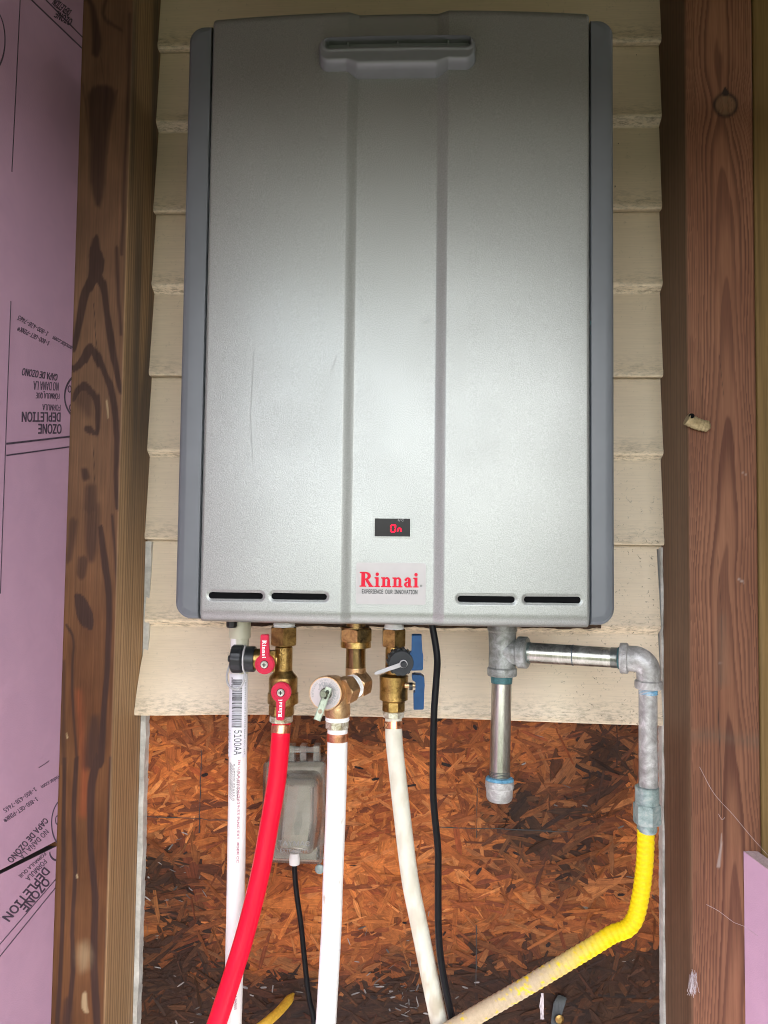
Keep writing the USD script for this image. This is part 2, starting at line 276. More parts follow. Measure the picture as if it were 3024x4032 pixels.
def rinnai():
    """the maker's word mark in fat slab letters, capitals 1 high"""
    def el(cx, cy, rx, ry): return shapely.affinity.scale(Point(cx, cy).buffer(1, 24), rx, ry)
    def stem(x, w, h, foot=.1, flag=.1):
        p = [sbox(x, 0, x+w, h), sbox(x-foot, 0, x+w+foot*.9, .075)]
        if flag: p.append(Polygon([(x-flag, h), (x-flag, h-.07), (x, h-.11), (x, h)]))
        return p
    out, x = [], 0
    R = unary_union([sbox(.12, 0, .40, 1), sbox(0, 0, .50, .08), sbox(0, .92, .3, 1), el(.46, .735, .38, .265).intersection(sbox(.3, 0, 1, 1)), sbox(.12, .92, .46, 1),
                     Polygon([(.38, .52), (.62, .52), (.98, .06), (.70, .06)]), sbox(.68, 0, 1.06, .075)]).difference(el(.44, .735, .15, .17).intersection(sbox(.4, .4, 1, 1)))
    out.append(R); x = 1.12
    def i_(x): return stem(x+.1, .22, .66)+[el(x+.21, .86, .13, .115)]
    def n_(x):
        return stem(x+.1, .21, .66)+stem(x+.47, .21, .42, flag=0)+[el(x+.46, .42, .22, .255).difference(el(x+.40, .36, .11, .2)).intersection(sbox(x+.25, .3, x+.7, .7))]
    out += i_(x); x += .50
    out += n_(x); x += .86
    out += n_(x); x += .86
    out += [el(x+.28, .18, .25, .195).difference(el(x+.32, .18, .10, .105)), sbox(x+.33, .05, x+.54, .5), el(x+.32, .46, .22, .22).difference(el(x+.27, .44, .1, .12)).intersection(sbox(x+.08, .42, x+.56, .7)),
            sbox(x+.4, 0, x+.66, .075), el(x+.17, .52, .10, .085)]; x += .72
    out += i_(x); x += .5
    return unary_union(out).buffer(.004), x
RIN, RINW = rinnai()
fbm = meshkit.fbm; noise = meshkit.noise
def sstep(a, b, x):
    t = np.clip((np.asarray(x, float)-a)/(b-a), 0, 1); return t*t*(3-2*t)
def mixc(a, b, t): return np.asarray(a)*(1-t[..., None])+np.asarray(b)*t[..., None]
YF0 = -.085
# ================================================================ ground, house wall, roof overhead
g = trimesh.Trimesh([(-120, -120, 0), (120, -120, 0), (120, 120, 0), (-120, 120, 0)], [(0, 1, 2), (0, 2, 3)], process=False)
obj('ground', g, 'ground', smooth=False, kind='structure')
obj('added_bounce_pad', bx(-2.2, 2.2, -1.6, .3, -.1, .02), 'pad', smooth=False, kind='structure')  # unseen pad added to bounce light up onto the wall
ROOF_WALL, ROOF_EDGE, ROOF_OUT = Z0+1.08, Z0+.74, -1.10
t = thing('shed_roof', 'dark board roof sloping over the wall above the water heater', 'roof', (0, -.5, ROOF_WALL))
def slab(x0, x1, off, th):
    a = np.array([(x0, .12, ROOF_WALL+.03+off), (x1, .12, ROOF_WALL+.03+off), (x1, ROOF_OUT, ROOF_EDGE+off), (x0, ROOF_OUT, ROOF_EDGE+off)])
    v = np.vstack([a, a+[0, 0, th]]); return trimesh.convex.convex_hull(v)
for k in range(8): obj('roof_board', slab(-1.6+.4*k+.0002, -1.6+.4*k+.3998, .0, .02), 'roof_board', t, False)
obj('added_shade_board', cat_([bx(.508, .522, -.95, YF0, 0, ROOF_EDGE+.04)]), 'roof_board', smooth=False, label='added unseen board to the right of the studs, shading the right side', cat='partition')  # unseen board added to block light and darken the right side
# ---- sheathing board with its strands
YO = .022
t_osb = thing('sheathing_panel', 'rust-orange strand board wall panel, water-stained dark along its bottom', 'wall panel', (0, YO, Z0-1.0))
obj('board_core', bx(-.75, .75, YO, YO+.011, Z0-1.05, ROOF_WALL), 'roof_board', t_osb, False)
XL, XR = -.375, .345
def stain(x, z):
    """0 clean to 1 dark: damp along the bottom, at the lower left and in the middle right"""
    q = np.stack([x*5, z*5, z*0], -1); n = fbm(q, 4, 3); n2 = fbm(q*3, 3, 9)
    low = sstep(-.255, -.345, z-Z0+(n-.5)*.20)
    e = lambda cx, cz, rx, rz: np.exp(-(((x-cx)/rx)**2+((z-Z0-cz)/rz)**2))
    s = np.maximum.reduce([low*1.5, 1.1*e(-.34, -.22, .12, .05), .7*e(-.3, -.29, .1, .04), .95*e(.19, -.14, .12, .11), .8*e(.25, -.03, .08, .10), .8*e(-.1, -.02, .2, .025), 1.1*e(.24, -.34, .2, .08), .6*e(-.02, -.33, .12, .06)])
    return np.clip(s*(.55+1.1*n2), 0, 1)
def strand(cx, cz, ang, L, W, y, tilt, ragged=True):
    n = 5; s = np.linspace(-.5, .5, n); w = W*np.array([rng.uniform(.15, .8), 1, rng.uniform(.85, 1.1), 1, rng.uniform(.15, .8)])
    off = np.cumsum(rng.normal(0, W*.05, n)); ca, sa = math.cos(ang), math.sin(ang); v, uv = [], []
    for k in range(n):
        for q in (-.5, .5):
            a, b = s[k]*L, q*w[k]+off[k]
            v.append((cx+a*ca-b*sa, y-abs(tilt)*.5+tilt*q+rng.normal(0, .00008), cz+a*sa+b*ca)); uv.append((a, b))
    f = []
    for k in range(n-1): f += [(2*k, 2*k+2, 2*k+3), (2*k, 2*k+3, 2*k+1)]
    f = np.array(f); v = np.array(v)
    if np.cross(v[f[0, 1]]-v[f[0, 0]], v[f[0, 2]]-v[f[0, 0]])[1] > 0: f = f[:, ::-1]
    return v, f, np.array(uv)+[cx*7, cz*5]
PAL = np.array([(1.02, .86, .82)])*np.array([(.50, .175, .040), (.40, .125, .028), (.31, .090, .020), (.22, .058, .015), (.60, .25, .075), (.15, .036, .013), (.46, .18, .055), (.27, .062, .018), (.08, .022, .011)])
PAL = .82*PAL+.18*np.array((.36, .120, .036)); PW = np.array([.22, .22, .17, .11, .09, .03, .10, .05, .01])
def strand_tone(cx, cz, n, hi=0):
    c = PAL[rng.choice(len(PAL), p=PW)]*rng.uniform(.8, 1.2); s = float(stain(np.array(cx), np.array(cz)))
    s = min(1, s*rng.uniform(.9, 1.25)); c = c*(1-.95*s)+np.array([.012, .007, .005])*s
    return np.tile(c, (n, 1))*rng.uniform(.9, 1.08, (n, 1))
ZB = Z0-.47; ZT = Z0+.02
SV, SF, ST, SU, off = [], [], [], [], 0
def add_strand(big, L, W, y, c=None, p=None):
    global off
    cx, cz = p if p else (rng.uniform(XL-.02, XR+.02), rng.uniform(ZB, ZT+.02))
    ang = rng.normal(.1, .6) if rng.random() < .75 else rng.uniform(-PI/2, PI/2)
    v, f, uv_ = strand(cx, cz, ang, L, W, y, rng.normal(0, .0006))
    tone = strand_tone(cx, cz, len(v)) if c is None else np.tile(c, (len(v), 1))
    if big: obj('wood_strand', (v, f), 'strand_wood', t_osb, False, tone=tone, uv=uv_)
    else:
        SU.append(uv_); SV.append(v); SF.append(f+off); ST.append(tone); off += len(v)
for k in range(1800): add_strand(False, rng.uniform(.05, .13), rng.uniform(.010, .028), YO-.0004-.0009*k/1500)
for k in range(280): add_strand(True, rng.uniform(.07, .14), rng.uniform(.010, .024), YO-.0014-.0006*rng.random())
for k in range(2600): add_strand(False, rng.uniform(.012, .06), rng.uniform(.002, .008), YO-.0018-.0012*rng.random())
for cx, cz, sx, sz, n in ((-.31, -.235, .045, .03, 50), (-.325, -.20, .03, .03, 25), (-.02, -.335, .03, .03, 70), (.0, -.375, .045, .02, 90), (-.27, -.385, .06, .02, 40), (-.2, -.36, .05, .015, 20), (.2, -.08, .05, .05, 25), (.30, -.3, .03, .05, 25)):  # pale slivers: glints of sky on wet patches, painted as colour
    for k in range(n//3):
        g_ = rng.uniform(.10, .38)*rng.uniform(.35, 1); add_strand(False, rng.uniform(.003, .012), rng.uniform(.0006, .0022), YO-.0032, np.array((g_, g_*.9, g_*.85)), (rng.normal(cx, sx), Z0+rng.normal(cz, sz)))
for k in range(70):  # gaps and voids between the strands
    add_strand(False, rng.uniform(.004, .016), rng.uniform(.001, .005), YO-.0033, np.array((.02, .01, .008)))
obj('strands', (np.vstack(SV), np.vstack(SF)), 'strand_wood', t_osb, False, kind='stuff', tone=np.vstack(ST), uv=np.vstack(SU))
def pline(a, b):
    n = 14; p, q = at(*a, YO-.0036), at(*b, YO-.0036); s = np.linspace(0, 1, n)[:, None]; c = p+(q-p)*s+rng.normal(0, .0004, (n, 3))*[1, 0, 1]
    d = (q-p)/np.linalg.norm(q-p); nn = np.array([-d[2], 0, d[0]])*.0008; w = rng.uniform(.4, 1, (n, 1)); v = np.vstack([c-nn*w, c+nn*w])
    f = [(k, k+1, n+k+1) for k in range(n-1)]+[(k, n+k+1, n+k) for k in range(n-1)]
    f = np.array(f)
    if np.cross(v[f[0, 1]]-v[f[0, 0]], v[f[0, 2]]-v[f[0, 0]])[1] > 0: f = f[:, ::-1]
    obj('printed_line', (v, f), 'print_black', t_osb, False)
for a, b in ((RE(540, 370), RE(525, 980)), (RE(95, 855), RE(745, 885)), (RF(297, 0), RF(293, 330)), (RF(50, 258), RF(900, 290)), (RF(292, 900), RF(290, 1300))): pline(a, b)
# ---- siding: double-course panels, each overlapping the one below
t_sid = thing('vinyl_siding', 'beige horizontal lap siding behind the water heater, grimy along its laps', 'siding', (0, 0, Z0))
edges = [0, .1155, .2305, .3455, .4545, .5725, .682, .8025, .914, 1.03, 1.14]
def siding_panel(i):
    zb, zm, zt = edges[2*i], edges[2*i+1], edges[min(2*i+2, 10)]
    b = .013
    pr = [(zb+.006, .010), (zb+.0006, .0115), (zb, .0095), (zb, .0035), (zb+.0006, .0012), (zb+.003, .0), (zb+.008, -.0002)]            # butt edge
    pr += [(z, .0+.0125*((z-zb)/(zm-zb))) for z in np.linspace(zb+.012, zm-.004, 16)]
    pr += [(zm-.002, .0128), (zm+.0005, .0105), (zm+.004, .004), (zm+.007, .001), (zm+.010, 0)]                                            # moulded fold
    pr += [(z, .0+.0125*((z-zm)/(zt-zm))) for z in np.linspace(zm+.014, zt+.01, 16)]
    nx = 420; xa, xb = -.60, .60
    pr = np.array(pr); V = []
    X = np.linspace(0, 1, nx)
    zc = pr[:, 0]
    q_ = lambda u, v: max(-.3650, at(u, v, 0)[0])
    lz_ = [0, .06, .1125, .1165, .226, .2300, 2]
    lv_ = [q_(537, 2803), q_(557, 2630), q_(569, 2475), q_(568, 2440), q_(583, 2132), -.62, -.62]
    def lx(z): return np.interp(z, lz_, lv_)       # where the low courses were cut short of the post
    def rx(z): return np.interp(z, [0, .113, .1155, .226, .2300, 2], [.3235, .3215, .3220, .3205, .62, .62])
    a, c = lx(zc), rx(zc)
    xs = a[:, None]+(c-a)[:, None]*X[None]
    z = np.repeat(zc[:, None], nx, 1); y = np.repeat(pr[:, 1][:, None], nx, 1)
    y = y + .0016*(noise(np.stack([xs*6, z*9, z*0+i*3.3], -1), 4)-.5)
    z = z + .0004*(noise(np.stack([xs*4, z*0+i, z*0], -1), 8)-.5)
    if i == 0:      # the lowest panel hangs loose: its left end springs out
        y -= .022*np.exp(-((xs+.36)/.10)**2)*sstep(.12, 0, z)
        z -= .004*sstep(.0, .33, xs)*sstep(.03, 0, zc)[:, None]
    z = z+Z0
    P = np.stack([xs, y, z], -1)
    # grime: settles above each butt edge, under each fold, and in mildew specks
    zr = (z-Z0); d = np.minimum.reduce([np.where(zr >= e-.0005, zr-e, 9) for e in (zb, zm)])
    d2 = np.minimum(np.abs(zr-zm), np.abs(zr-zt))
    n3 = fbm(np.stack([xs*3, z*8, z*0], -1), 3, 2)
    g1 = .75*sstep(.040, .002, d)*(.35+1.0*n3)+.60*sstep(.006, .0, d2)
    if i == 0: g1 = np.maximum(g1, 1.0*sstep(.010, .002, np.abs(zr-.1195))*sstep(-.35, -.25, xs))  # black debris along the fold, with shadow under the heater painted in
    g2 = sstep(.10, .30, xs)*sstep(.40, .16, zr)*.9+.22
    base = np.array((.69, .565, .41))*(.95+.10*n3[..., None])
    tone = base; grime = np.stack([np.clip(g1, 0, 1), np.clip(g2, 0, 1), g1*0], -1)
    n = len(pr); I, J = np.meshgrid(np.arange(n-1), np.arange(nx-1), indexing='ij'); p = (I*nx+J).ravel()
    f = np.vstack([np.stack([p, p+1, p+nx+1], 1), np.stack([p, p+nx+1, p+nx], 1)])
    V = P.reshape(-1, 3)
    vv = V[f[4000]]
    if np.cross(vv[1]-vv[0], vv[2]-vv[0])[1] > 0: f = f[:, ::-1]
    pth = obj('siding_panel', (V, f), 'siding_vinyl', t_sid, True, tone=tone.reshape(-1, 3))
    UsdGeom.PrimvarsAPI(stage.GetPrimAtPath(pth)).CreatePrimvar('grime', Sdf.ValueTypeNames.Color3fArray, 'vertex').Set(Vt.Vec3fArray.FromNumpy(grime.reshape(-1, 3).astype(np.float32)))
for i in range(5): siding_panel(i)
# ---- pale trim strips at both ends of the wall
def trim(name, label, pts, w0, w1, rag):
    n = 120; zs = np.linspace(Z0-.46, Z0+.228, n)
    c = np.interp(zs-Z0, [p[1] for p in pts], [p[0] for p in pts])
    wv = np.interp(zs, [zs[0], zs[-1]], [w0, w1])+rag*(fbm(np.stack([zs*60, zs*0, zs*0+len(label)], -1), 3, 1)-.5)
    V, f = [], []
    for z, x, w in zip(zs, c, wv):
        V += [(x, .004, z), (x+w, .004+.001*math.sin(z*80), z), (x+w, .021, z), (x, .021, z)]
    for k in range(n-1):
        for q in range(4):
            a, b = 4*k+q, 4*k+(q+1) % 4; f += [(a, b, b+4), (a, b+4, a+4)]
    f += [(0, 2, 1), (0, 3, 2), (4*n-4, 4*n-3, 4*n-2), (4*n-4, 4*n-2, 4*n-1)]
    m = trimesh.Trimesh(V, f, process=False); m.fix_normals()
    obj(name, m, 'trim_white', smooth=False, label=label, cat='trim')
trim('trim_strip', 'chipped white trim strip between the left post and the strand board', [(-.3652, -.5), (-.3652, .3)], .0058, .0078, .0018)
trim('trim_strip', 'thin white trim strip against the inner side of the right post', [(.3232, -.5), (.3232, .3)], .0028, .0028, .0012)
# ================================================================ posts
def poly_field(x, z, lines):
    """strength 0..1 of grain bands; lines: (points (x, z, halfwidth), soft)"""
    out = np.zeros_like(x)
    for pts, soft, amp in lines:
        pts = np.asarray(pts); best = np.full(x.shape, 9.)
        for a, b in zip(pts[:-1], pts[1:]):
            d = b[:2]-a[:2]; L = max(d@d, 1e-12); t = np.clip(((x-a[0])*d[0]+(z-a[1])*d[1])/L, 0, 1)
            best = np.minimum(best, np.hypot(x-a[0]-t*d[0], z-a[1]-t*d[1])-(a[2]+t*(b[2]-a[2])))
        out = np.maximum(out, amp*sstep(soft*.6, -soft*.5, best))
    return out
YF = -.089
def fl(R, pts, w, soft=.0022, amp=1.0, Y=YF):
    q = []
    for k, p in enumerate(pts):
        c = at(*R(p[0], p[1]), Y); ww = p[2] if len(p) > 2 else w
        q.append((c[0], c[2], ww*.5*mpp(c)*{R1: .6028, R4: .4822, R5: .4822, R6: .4822, R8: .4522, R7: .4522, RH: .331, R3: .617}[R]))
    if len(q) > 2:
        q = np.array(q); q = spline(q, .02)
    return (q, soft, amp)
def post(name, label, x0, x1, y0, y1, z0, z1, dense, tonefn, matn='post_wood', n_z=640):
    """squared timber with eased corners; dense = the faces that carry grain"""
    r = .003; per = []
    def seg(a, b, step):
        n = max(1, int(np.hypot(b[0]-a[0], b[1]-a[1])/step)); return [(a[0]+(b[0]-a[0])*k/n, a[1]+(b[1]-a[1])*k/n) for k in range(n)]
    def arc(cx, cy, a0): return [(cx+r*math.cos(a0+k*PI/8), cy+r*math.sin(a0+k*PI/8)) for k in range(4)]
    st = lambda f: .0011 if f in dense else .05
    per += seg((x0+r, y0), (x1-r, y0), st('front'))+arc(x1-r, y0+r, -PI/2)
    per += seg((x1, y0+r), (x1, y1-r), st('right'))+arc(x1-r, y1-r, 0)
    per += seg((x1-r, y1), (x0+r, y1), .05)+arc(x0+r, y1-r, PI/2)
    per += seg((x0, y1-r), (x0, y0+r), st('left'))+arc(x0+r, y0+r, PI)
    per = np.array(per); n = len(per); zs = np.r_[z0, np.linspace(max(z0, Z0-.46), min(z1, Z0+1.02), n_z), z1]
    P = np.concatenate([np.repeat(per[None], len(zs), 0), np.repeat(zs[:, None, None], n, 1)], -1)
    wob = .0007*(noise(np.stack([P[..., 0]*10, P[..., 1]*10, P[..., 2]*7], -1), 3)-.5); P[..., 0] += wob; P[..., 1] += wob
    tone = tonefn(P[..., 0], P[..., 1], P[..., 2])
    V = P.reshape(-1, 3); I, J = np.meshgrid(np.arange(len(zs)-1), np.arange(n), indexing='ij'); p = (I*n+J).ravel(); q = (I*n+(J+1) % n).ravel()
    f = np.vstack([np.stack([p, q, q+n], 1), np.stack([p, q+n, p+n], 1)])
    return obj(name, (V, f), matn, smooth=True, tone=tone.reshape(-1, 3), label=label, cat='post')
LINES = [fl(R4, [(775, -20, 90), (790, 60, 130), (770, 200, 110), (700, 300, 70), (660, 480, 60), (620, 680, 50), (600, 770, 40)], 60), fl(R4, [(770, 200, 110), (840, 250, 60), (870, 450, 50), (900, 650, 55), (930, 850, 50), (985, 1130, 30)], 50),
    fl(R4, [(955, -50), (970, 400), (985, 660)], 26, .003, .7), fl(R4, [(600, 930, 50), (680, 880, 80), (745, 760, 60), (800, 850, 55), (850, 960, 50), (900, 1080, 50), (935, 1250, 50), (955, 1500, 40), (945, 1800, 34), (960, 2080, 30)], 50),
    fl(R4, [(600, 1180, 20), (640, 1100, 60), (720, 1100, 70), (790, 1180, 50), (800, 1350, 40), (790, 1470, 30), (720, 1430, 60)], 50, .003), fl(R4, [(690, 1180, 150), (720, 1300, 60)], 100, .012, .55), fl(R4, [(690, 1770, 50), (700, 1820, 60)], 50, .004, .8),
    fl(R4, [(740, 1920, 90), (740, 2080, 110)], 100, .008, .75), fl(R5, [(750, -20, 120), (750, 250, 110), (745, 420, 50)], 100, .008, .65), fl(R5, [(820, 150, 40), (860, 480, 55), (890, 700, 52), (885, 1100, 48), (870, 1400, 42), (840, 1750, 48), (820, 2080, 60)], 48),
    fl(R5, [(915, 60), (945, 450), (962, 800), (955, 1400), (930, 2080)], 20, .003, .85), fl(R5, [(648, 730, 80), (680, 850, 120), (715, 940, 90), (738, 990, 30)], 100, .0016, 1.15), fl(R5, [(680, 430, 80), (665, 540, 70)], 70, .004, .6),
    fl(R5, [(600, 120), (580, 300), (560, 420)], 60, .006, .6), fl(R5, [(545, 960), (590, 1050), (602, 1150), (590, 1300), (600, 1700), (630, 2080)], 18, .0022, .9), fl(R5, [(770, 1720, 60), (760, 1900, 120), (740, 2080, 120)], 100, .01, .8),
    fl(R5, [(520, 1250, 20), (520, 2080, 40)], 30, .004, .7), fl(R6, [(525, -40), (518, 700), (500, 1600), (470, 2160)], 34, .002, .95), fl(R6, [(625, -40), (600, 500), (612, 900), (590, 1400), (600, 1700), (545, 2160)], 34, .0022), fl(R6, [(800, -40, 60), (750, 180, 60), (740, 700, 50), (780, 1100, 50), (768, 1600, 55), (790, 2160, 60)], 50),
    fl(R6, [(905, -40), (885, 600), (890, 860)], 26, .0022, .9), fl(R6, [(870, 1300), (870, 1500)], 20, .003, .6), fl(R6, [(560, 1950, 60), (540, 2160, 90)], 60, .006, .7),
    fl(R1, [(560, -10, 20), (600, 40, 30), (632, 250, 60), (625, 340, 50)], 40, .005, .8), fl(R1, [(690, -10), (670, 90), (730, 170), (790, 190)], 20, .004, .6), fl(R1, [(660, 640, 180), (645, 900, 120), (640, 1180, 100), (640, 1330, 30)], 100, .006, .75),
    fl(R1, [(850, 100), (840, 500), (820, 1000), (795, 1660)], 20, .003, .6), fl(R1, [(540, 560), (575, 800), (590, 1000)], 12, .003, .5), fl(R1, [(625, 1560, 40), (620, 1670, 80)], 60, .004, .9), fl(R1, [(760, 600), (720, 780), (700, 1000)], 18, .003, .5), fl(R1, [(660, 360), (680, 540)], 5, .0015, .5)]
CRACK = [fl(R4, [(765, 400), (790, 800), (800, 900)], 4, .0007), fl(R4, [(765, 1560), (770, 1900)], 3, .0007)]
PALE = [fl(R6, [(680, 1500, 50), (690, 1570, 90), (690, 1660, 50)], 100, .016, .6), fl(R6, [(690, 1900, 40), (690, 2000, 50), (710, 2040, 30)], 40, .002, .8), fl(R4, [(870, 1210, 10), (880, 1290, 14), (885, 1360, 8)], 8, .0015, .9), fl(R6, [(625, 930, 12), (630, 950, 14)], 10, .0015, 1), fl(R5, [(545, 1870, 6), (550, 1900, 14)], 8, .001, 1)]
RED = [fl(R6, [(690, -20, 40), (690, 250, 50), (680, 420, 40)], 40, .014, .9), fl(R5, [(640, 1500, 40), (680, 2080, 60)], 40, .012, .7)]
def left_tone(x, y, z):
    wx = x+.0014*(fbm(np.stack([x*60, y*60, z*14], -1), 3, 1)-.5)*2; wz = z+.010*(noise(np.stack([x*80, y*0, z*8], -1), 5)-.5)
    n1 = fbm(np.stack([x*220, y*220, z*5], -1), 3, 11); n2 = fbm(np.stack([x*25, y*25, z*9], -1), 4, 13); n3 = fbm(np.stack([x*300, y*300, z*120], -1), 3, 17)
    up_ = sstep(.0, .45, z-Z0)[..., None]; c = mixc((.088, .032, .011), (.155, .066, .024), np.clip(n2*1.6-.3, 0, 1)); c = c*(.72+.56*n1[..., None])
    c = c*(1-up_)+up_*(c*.45+np.array((.088, .052, .033))*(.8+.4*n2[..., None])); c = mixc(c, (.24, .055, .018), poly_field(wx, wz, RED)*.8)
    fine = fbm(np.stack([x*620, y*620, z*16], -1), 3, 19); blot = fbm(np.stack([x*45, y*45, z*22], -1), 4, 27)
    d = .92*poly_field(wx+.0006*(fine-.5), z+.012*(fbm(np.stack([x*240, y*240, z*10], -1), 2, 20)-.5), LINES)*(.62+.4*fine+.45*blot); c = mixc(c, (.034, .016, .013), np.clip(d*1.2, 0, 1)*.88)
    fl_ = sstep(.5, .95, .5+.5*np.sin(2*PI*(x+.004*fbm(np.stack([x*20, z*3, z*0], -1), 3, 31))/.0034)); c = c*(1-.16*fl_*blot)[..., None]
    c = c*(.72+.5*blot)[..., None]
    c = mixc(c, (.02, .012, .01), poly_field(wx, z, CRACK)*.9)
    c = mixc(c, (.55, .42, .24), poly_field(wx, wz, PALE)*.55)
    # side facing the heater: straight, close edge grain
    dep = y+.0012*(fbm(np.stack([y*30, z*2.2, z*0], -1), 3, 21)-.5)*4; ph = (dep-YF)/.0068
    lines = sstep(.55, .93, .5+.5*np.sin(2*PI*ph+1.5*np.sin(ph*1.3)))*(.6+.6*fbm(np.stack([ph*.6, z*3, z*0], -1), 2, 23))
    e = mixc((.40, .25, .128), (.30, .18, .09), n2); e = mixc(e, (.15, .085, .04), np.clip(lines, 0, 1)*.85)
    dark = sstep(.45, .75, fbm(np.stack([y*22, z*2.0, z*0+4], -1), 3, 29))*sstep(.1, .5, z-Z0)
    e = mixc(e, (.09, .065, .05), np.clip(dark*1.1, 0, .9)); e = e*(.9+.2*n3[..., None])
    side = sstep(-.3682, -.3662, x)
    return mixc(c, e, side)
post('wooden_post', 'left brown square post with dark knots, beside the pink foam board', -.4545, -.3655, YF, .022, 0, ROOF_WALL, ('front', 'right'), left_tone)
XP0, XP1 = .3262, .4085
APX = [(R8(1190, -700)), R8(1185, 180), R8(1175, 640), R8(1175, 1330), R8(1190, 1900), RH(1000, 900), RH(980, 1900)]
def right_tone(x, y, z):
    xc = .3715+.022*(fbm(np.stack([z*3, z*0, z*0], -1), 3, 41)-.5)
    w = fbm(np.stack([x*40, y*0, z*5], -1), 4, 43)-.5
    kx, kz = at(*R3(1388, 670), YF)[[0, 2]]; kr = np.hypot((x-kx), (z-kz)*.95)
    u = (x-xc)+.011*w+.5*(x-kx)*np.exp(-(kr/.03)**2); A = 520.
    hump = .05*np.exp(-((z-(kz))/.05)**2)
    ph = (.55*(z-Z0)+A*u*u+.05*w+hump+.10*(fbm(np.stack([z*2.5, x*6, z*0], -1), 2, 47)-.5))/.098
    fr = ph-np.floor(ph); line = sstep(.30, .80, fr)*sstep(1.0, .93, fr)
    band = fbm(np.stack([np.floor(ph)*.73, z*.6, z*0], -1), 2, 49)
    n1 = fbm(np.stack([x*240, y*240, z*5], -1), 3, 51); n3 = fbm(np.stack([x*260, y*260, z*90], -1), 3, 53); n2 = fbm(np.stack([x*20, y*20, z*6], -1), 4, 57)
    c = mixc((.17, .070, .038), (.26, .120, .068), np.clip(n2*1.5-.25, 0, 1)); c = c*(.82+.36*n1[..., None])
    c = mixc(c, (.085, .030, .019), np.clip(line*(.4+.9*band), 0, 1)*.85)
    kn = sstep(.0135, .0125, kr); c = mixc(c, (.17, .10, .055)*np.ones(3), (kn*.8*(.75+.45*np.sin(kr*2600)))); rim = np.exp(-((kr-.0135)/.0022)**2)*(.55+.8*n3)
    c = mixc(c, (.025, .015, .012), np.clip(rim, 0, 1)*.9)
    c = mixc(c, (.03, .018, .014), poly_field(x, z, [fl(R3, [(1385, 555, 6), (1388, 590, 46)], 20, .0012)]))
    c = mixc(c, (.03, .018, .015), poly_field(x+.0005*w, z, [fl(R8, [(1165, 860), (1180, 1150), (1190, 1400), (1195, 1800)], 5, .0008), fl(R8, [(1195, 0), (1190, 700)], 3, .0008, .7), fl(R7, [(1175, 0), (1215, 350)], 3, .0008, .8), fl(R7, [(1160, 1700), (1190, 2200)], 3, .0008, .8)])*.9)
    c = mixc(c, (.42, .36, .33), .7*poly_field(x+.001*w, z+.002*w, [fl(R8, [(1195, 1960, 6), (1185, 2130, 12), (1170, 2210, 16)], 10, .0012, .8), fl(RH, [(1030, 60, 18), (1010, 200, 26), (992, 340, 40)], 30, .0014, .8), fl(R7, [(1345, 1950, 14), (1390, 1975, 12)], 12, .0014, .8), fl(R7, [(1370, 1015, 8), (1410, 1040, 8)], 8, .0015, .6), fl(R8, [(1170, 470, 6), (1240, 475, 6)], 6, .001, .5), fl(R8, [(1150, 560, 8), (1240, 562, 6)], 6, .001, .5)]))
    c = mixc(c, (.12, .085, .06), poly_field(x, z, [fl(R8, [(960, 1100, 30), (1120, 1090, 60), (1300, 1130, 30), (1530, 1150, 90)], 40, .02, .5), fl(R8, [(1200, 80, 40), (1200, 620, 80)], 50, .015, .35)]))
    dep = y+.0014*(fbm(np.stack([y*30, z*2, z*0], -1), 3, 61)-.5)*4; p2 = (dep-YF)/.0085
    ln = sstep(.5, .95, .5+.5*np.sin(2*PI*p2+1.8*np.sin(p2*1.7+z*2)))*(.5+.8*fbm(np.stack([p2*.6, z*3, z*0], -1), 2, 63))
    e = mixc((.165, .092, .055), (.105, .054, .033), n2); e = mixc(e, (.10, .055, .03), np.clip(ln, 0, 1)*.9)*(.88+.24*n3[..., None])
    return mixc(e, c, sstep(XP0+.0004, XP0+.0026, x))
post('wooden_post', 'right reddish brown square post with a round knot near its top', XP0, XP1, YF, .022, 0, ROOF_WALL, ('front', 'left'), right_tone)
def far_tone(x, y, z):
    n1 = fbm(np.stack([x*200, y*200, z*4], -1), 3, 71); n2 = fbm(np.stack([x*30, y*30, z*5], -1), 3, 73)
    return mixc((.13, .08, .026), (.22, .135, .05), np.clip(n1*1.4-.2, 0, 1))*(.8+.4*n2[..., None])
post('side_stud', 'yellow-brown stud at the right edge, behind the reddish post', XP1+.0022, XP1+.092, YF+.003, .022, 0, ROOF_WALL, ('front',), far_tone)
# ================================================================ foam boards
FD = np.array([-.06, -1, 0]); FD /= np.linalg.norm(FD); FO = np.array([-.431, YF-.0015, 0]); FN = np.array([-FD[1], FD[0], 0])       # along the board, its foot at the post, its face
fp = lambda R, x, y: hit(*R(x, y), FO, FN)
def foam(name, label, o, d, n, low, top, length, th=.025, edge='foam_cut'):
    """low, top: heights at the post and at the far end"""
    a = [o+[0, 0, low[0]], o+d*length+[0, 0, low[1]], o+d*length+[0, 0, top[1]], o+[0, 0, top[0]]]
    b = [p-n*th for p in a]; v = np.array(a+b)
    t = thing(name, label, 'foam board', o+np.array([0, 0, min(low)]))
    f1 = np.array([(0, 1, 2), (0, 2, 3), (4, 6, 5), (4, 7, 6)]); f2 = []
    for k in range(4):
        p, q = k, (k+1) % 4; f2 += [(p, p+4, q+4), (p, q+4, q)]
    m = trimesh.Trimesh(v, np.vstack([f1, f2]), process=False); m.fix_normals()
    fc = m.faces; nrm = m.face_normals; skin = np.abs(nrm@n) > .9
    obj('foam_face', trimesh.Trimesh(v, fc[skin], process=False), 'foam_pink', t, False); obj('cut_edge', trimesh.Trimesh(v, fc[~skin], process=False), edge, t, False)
    return t
def lin(p, q, L):
    s = lambda p: np.dot(p-FO, FD); k = (q[2]-p[2])/(s(q)-s(p)); return (p[2]-k*s(p), p[2]+k*(L-s(p)))
LF = .85
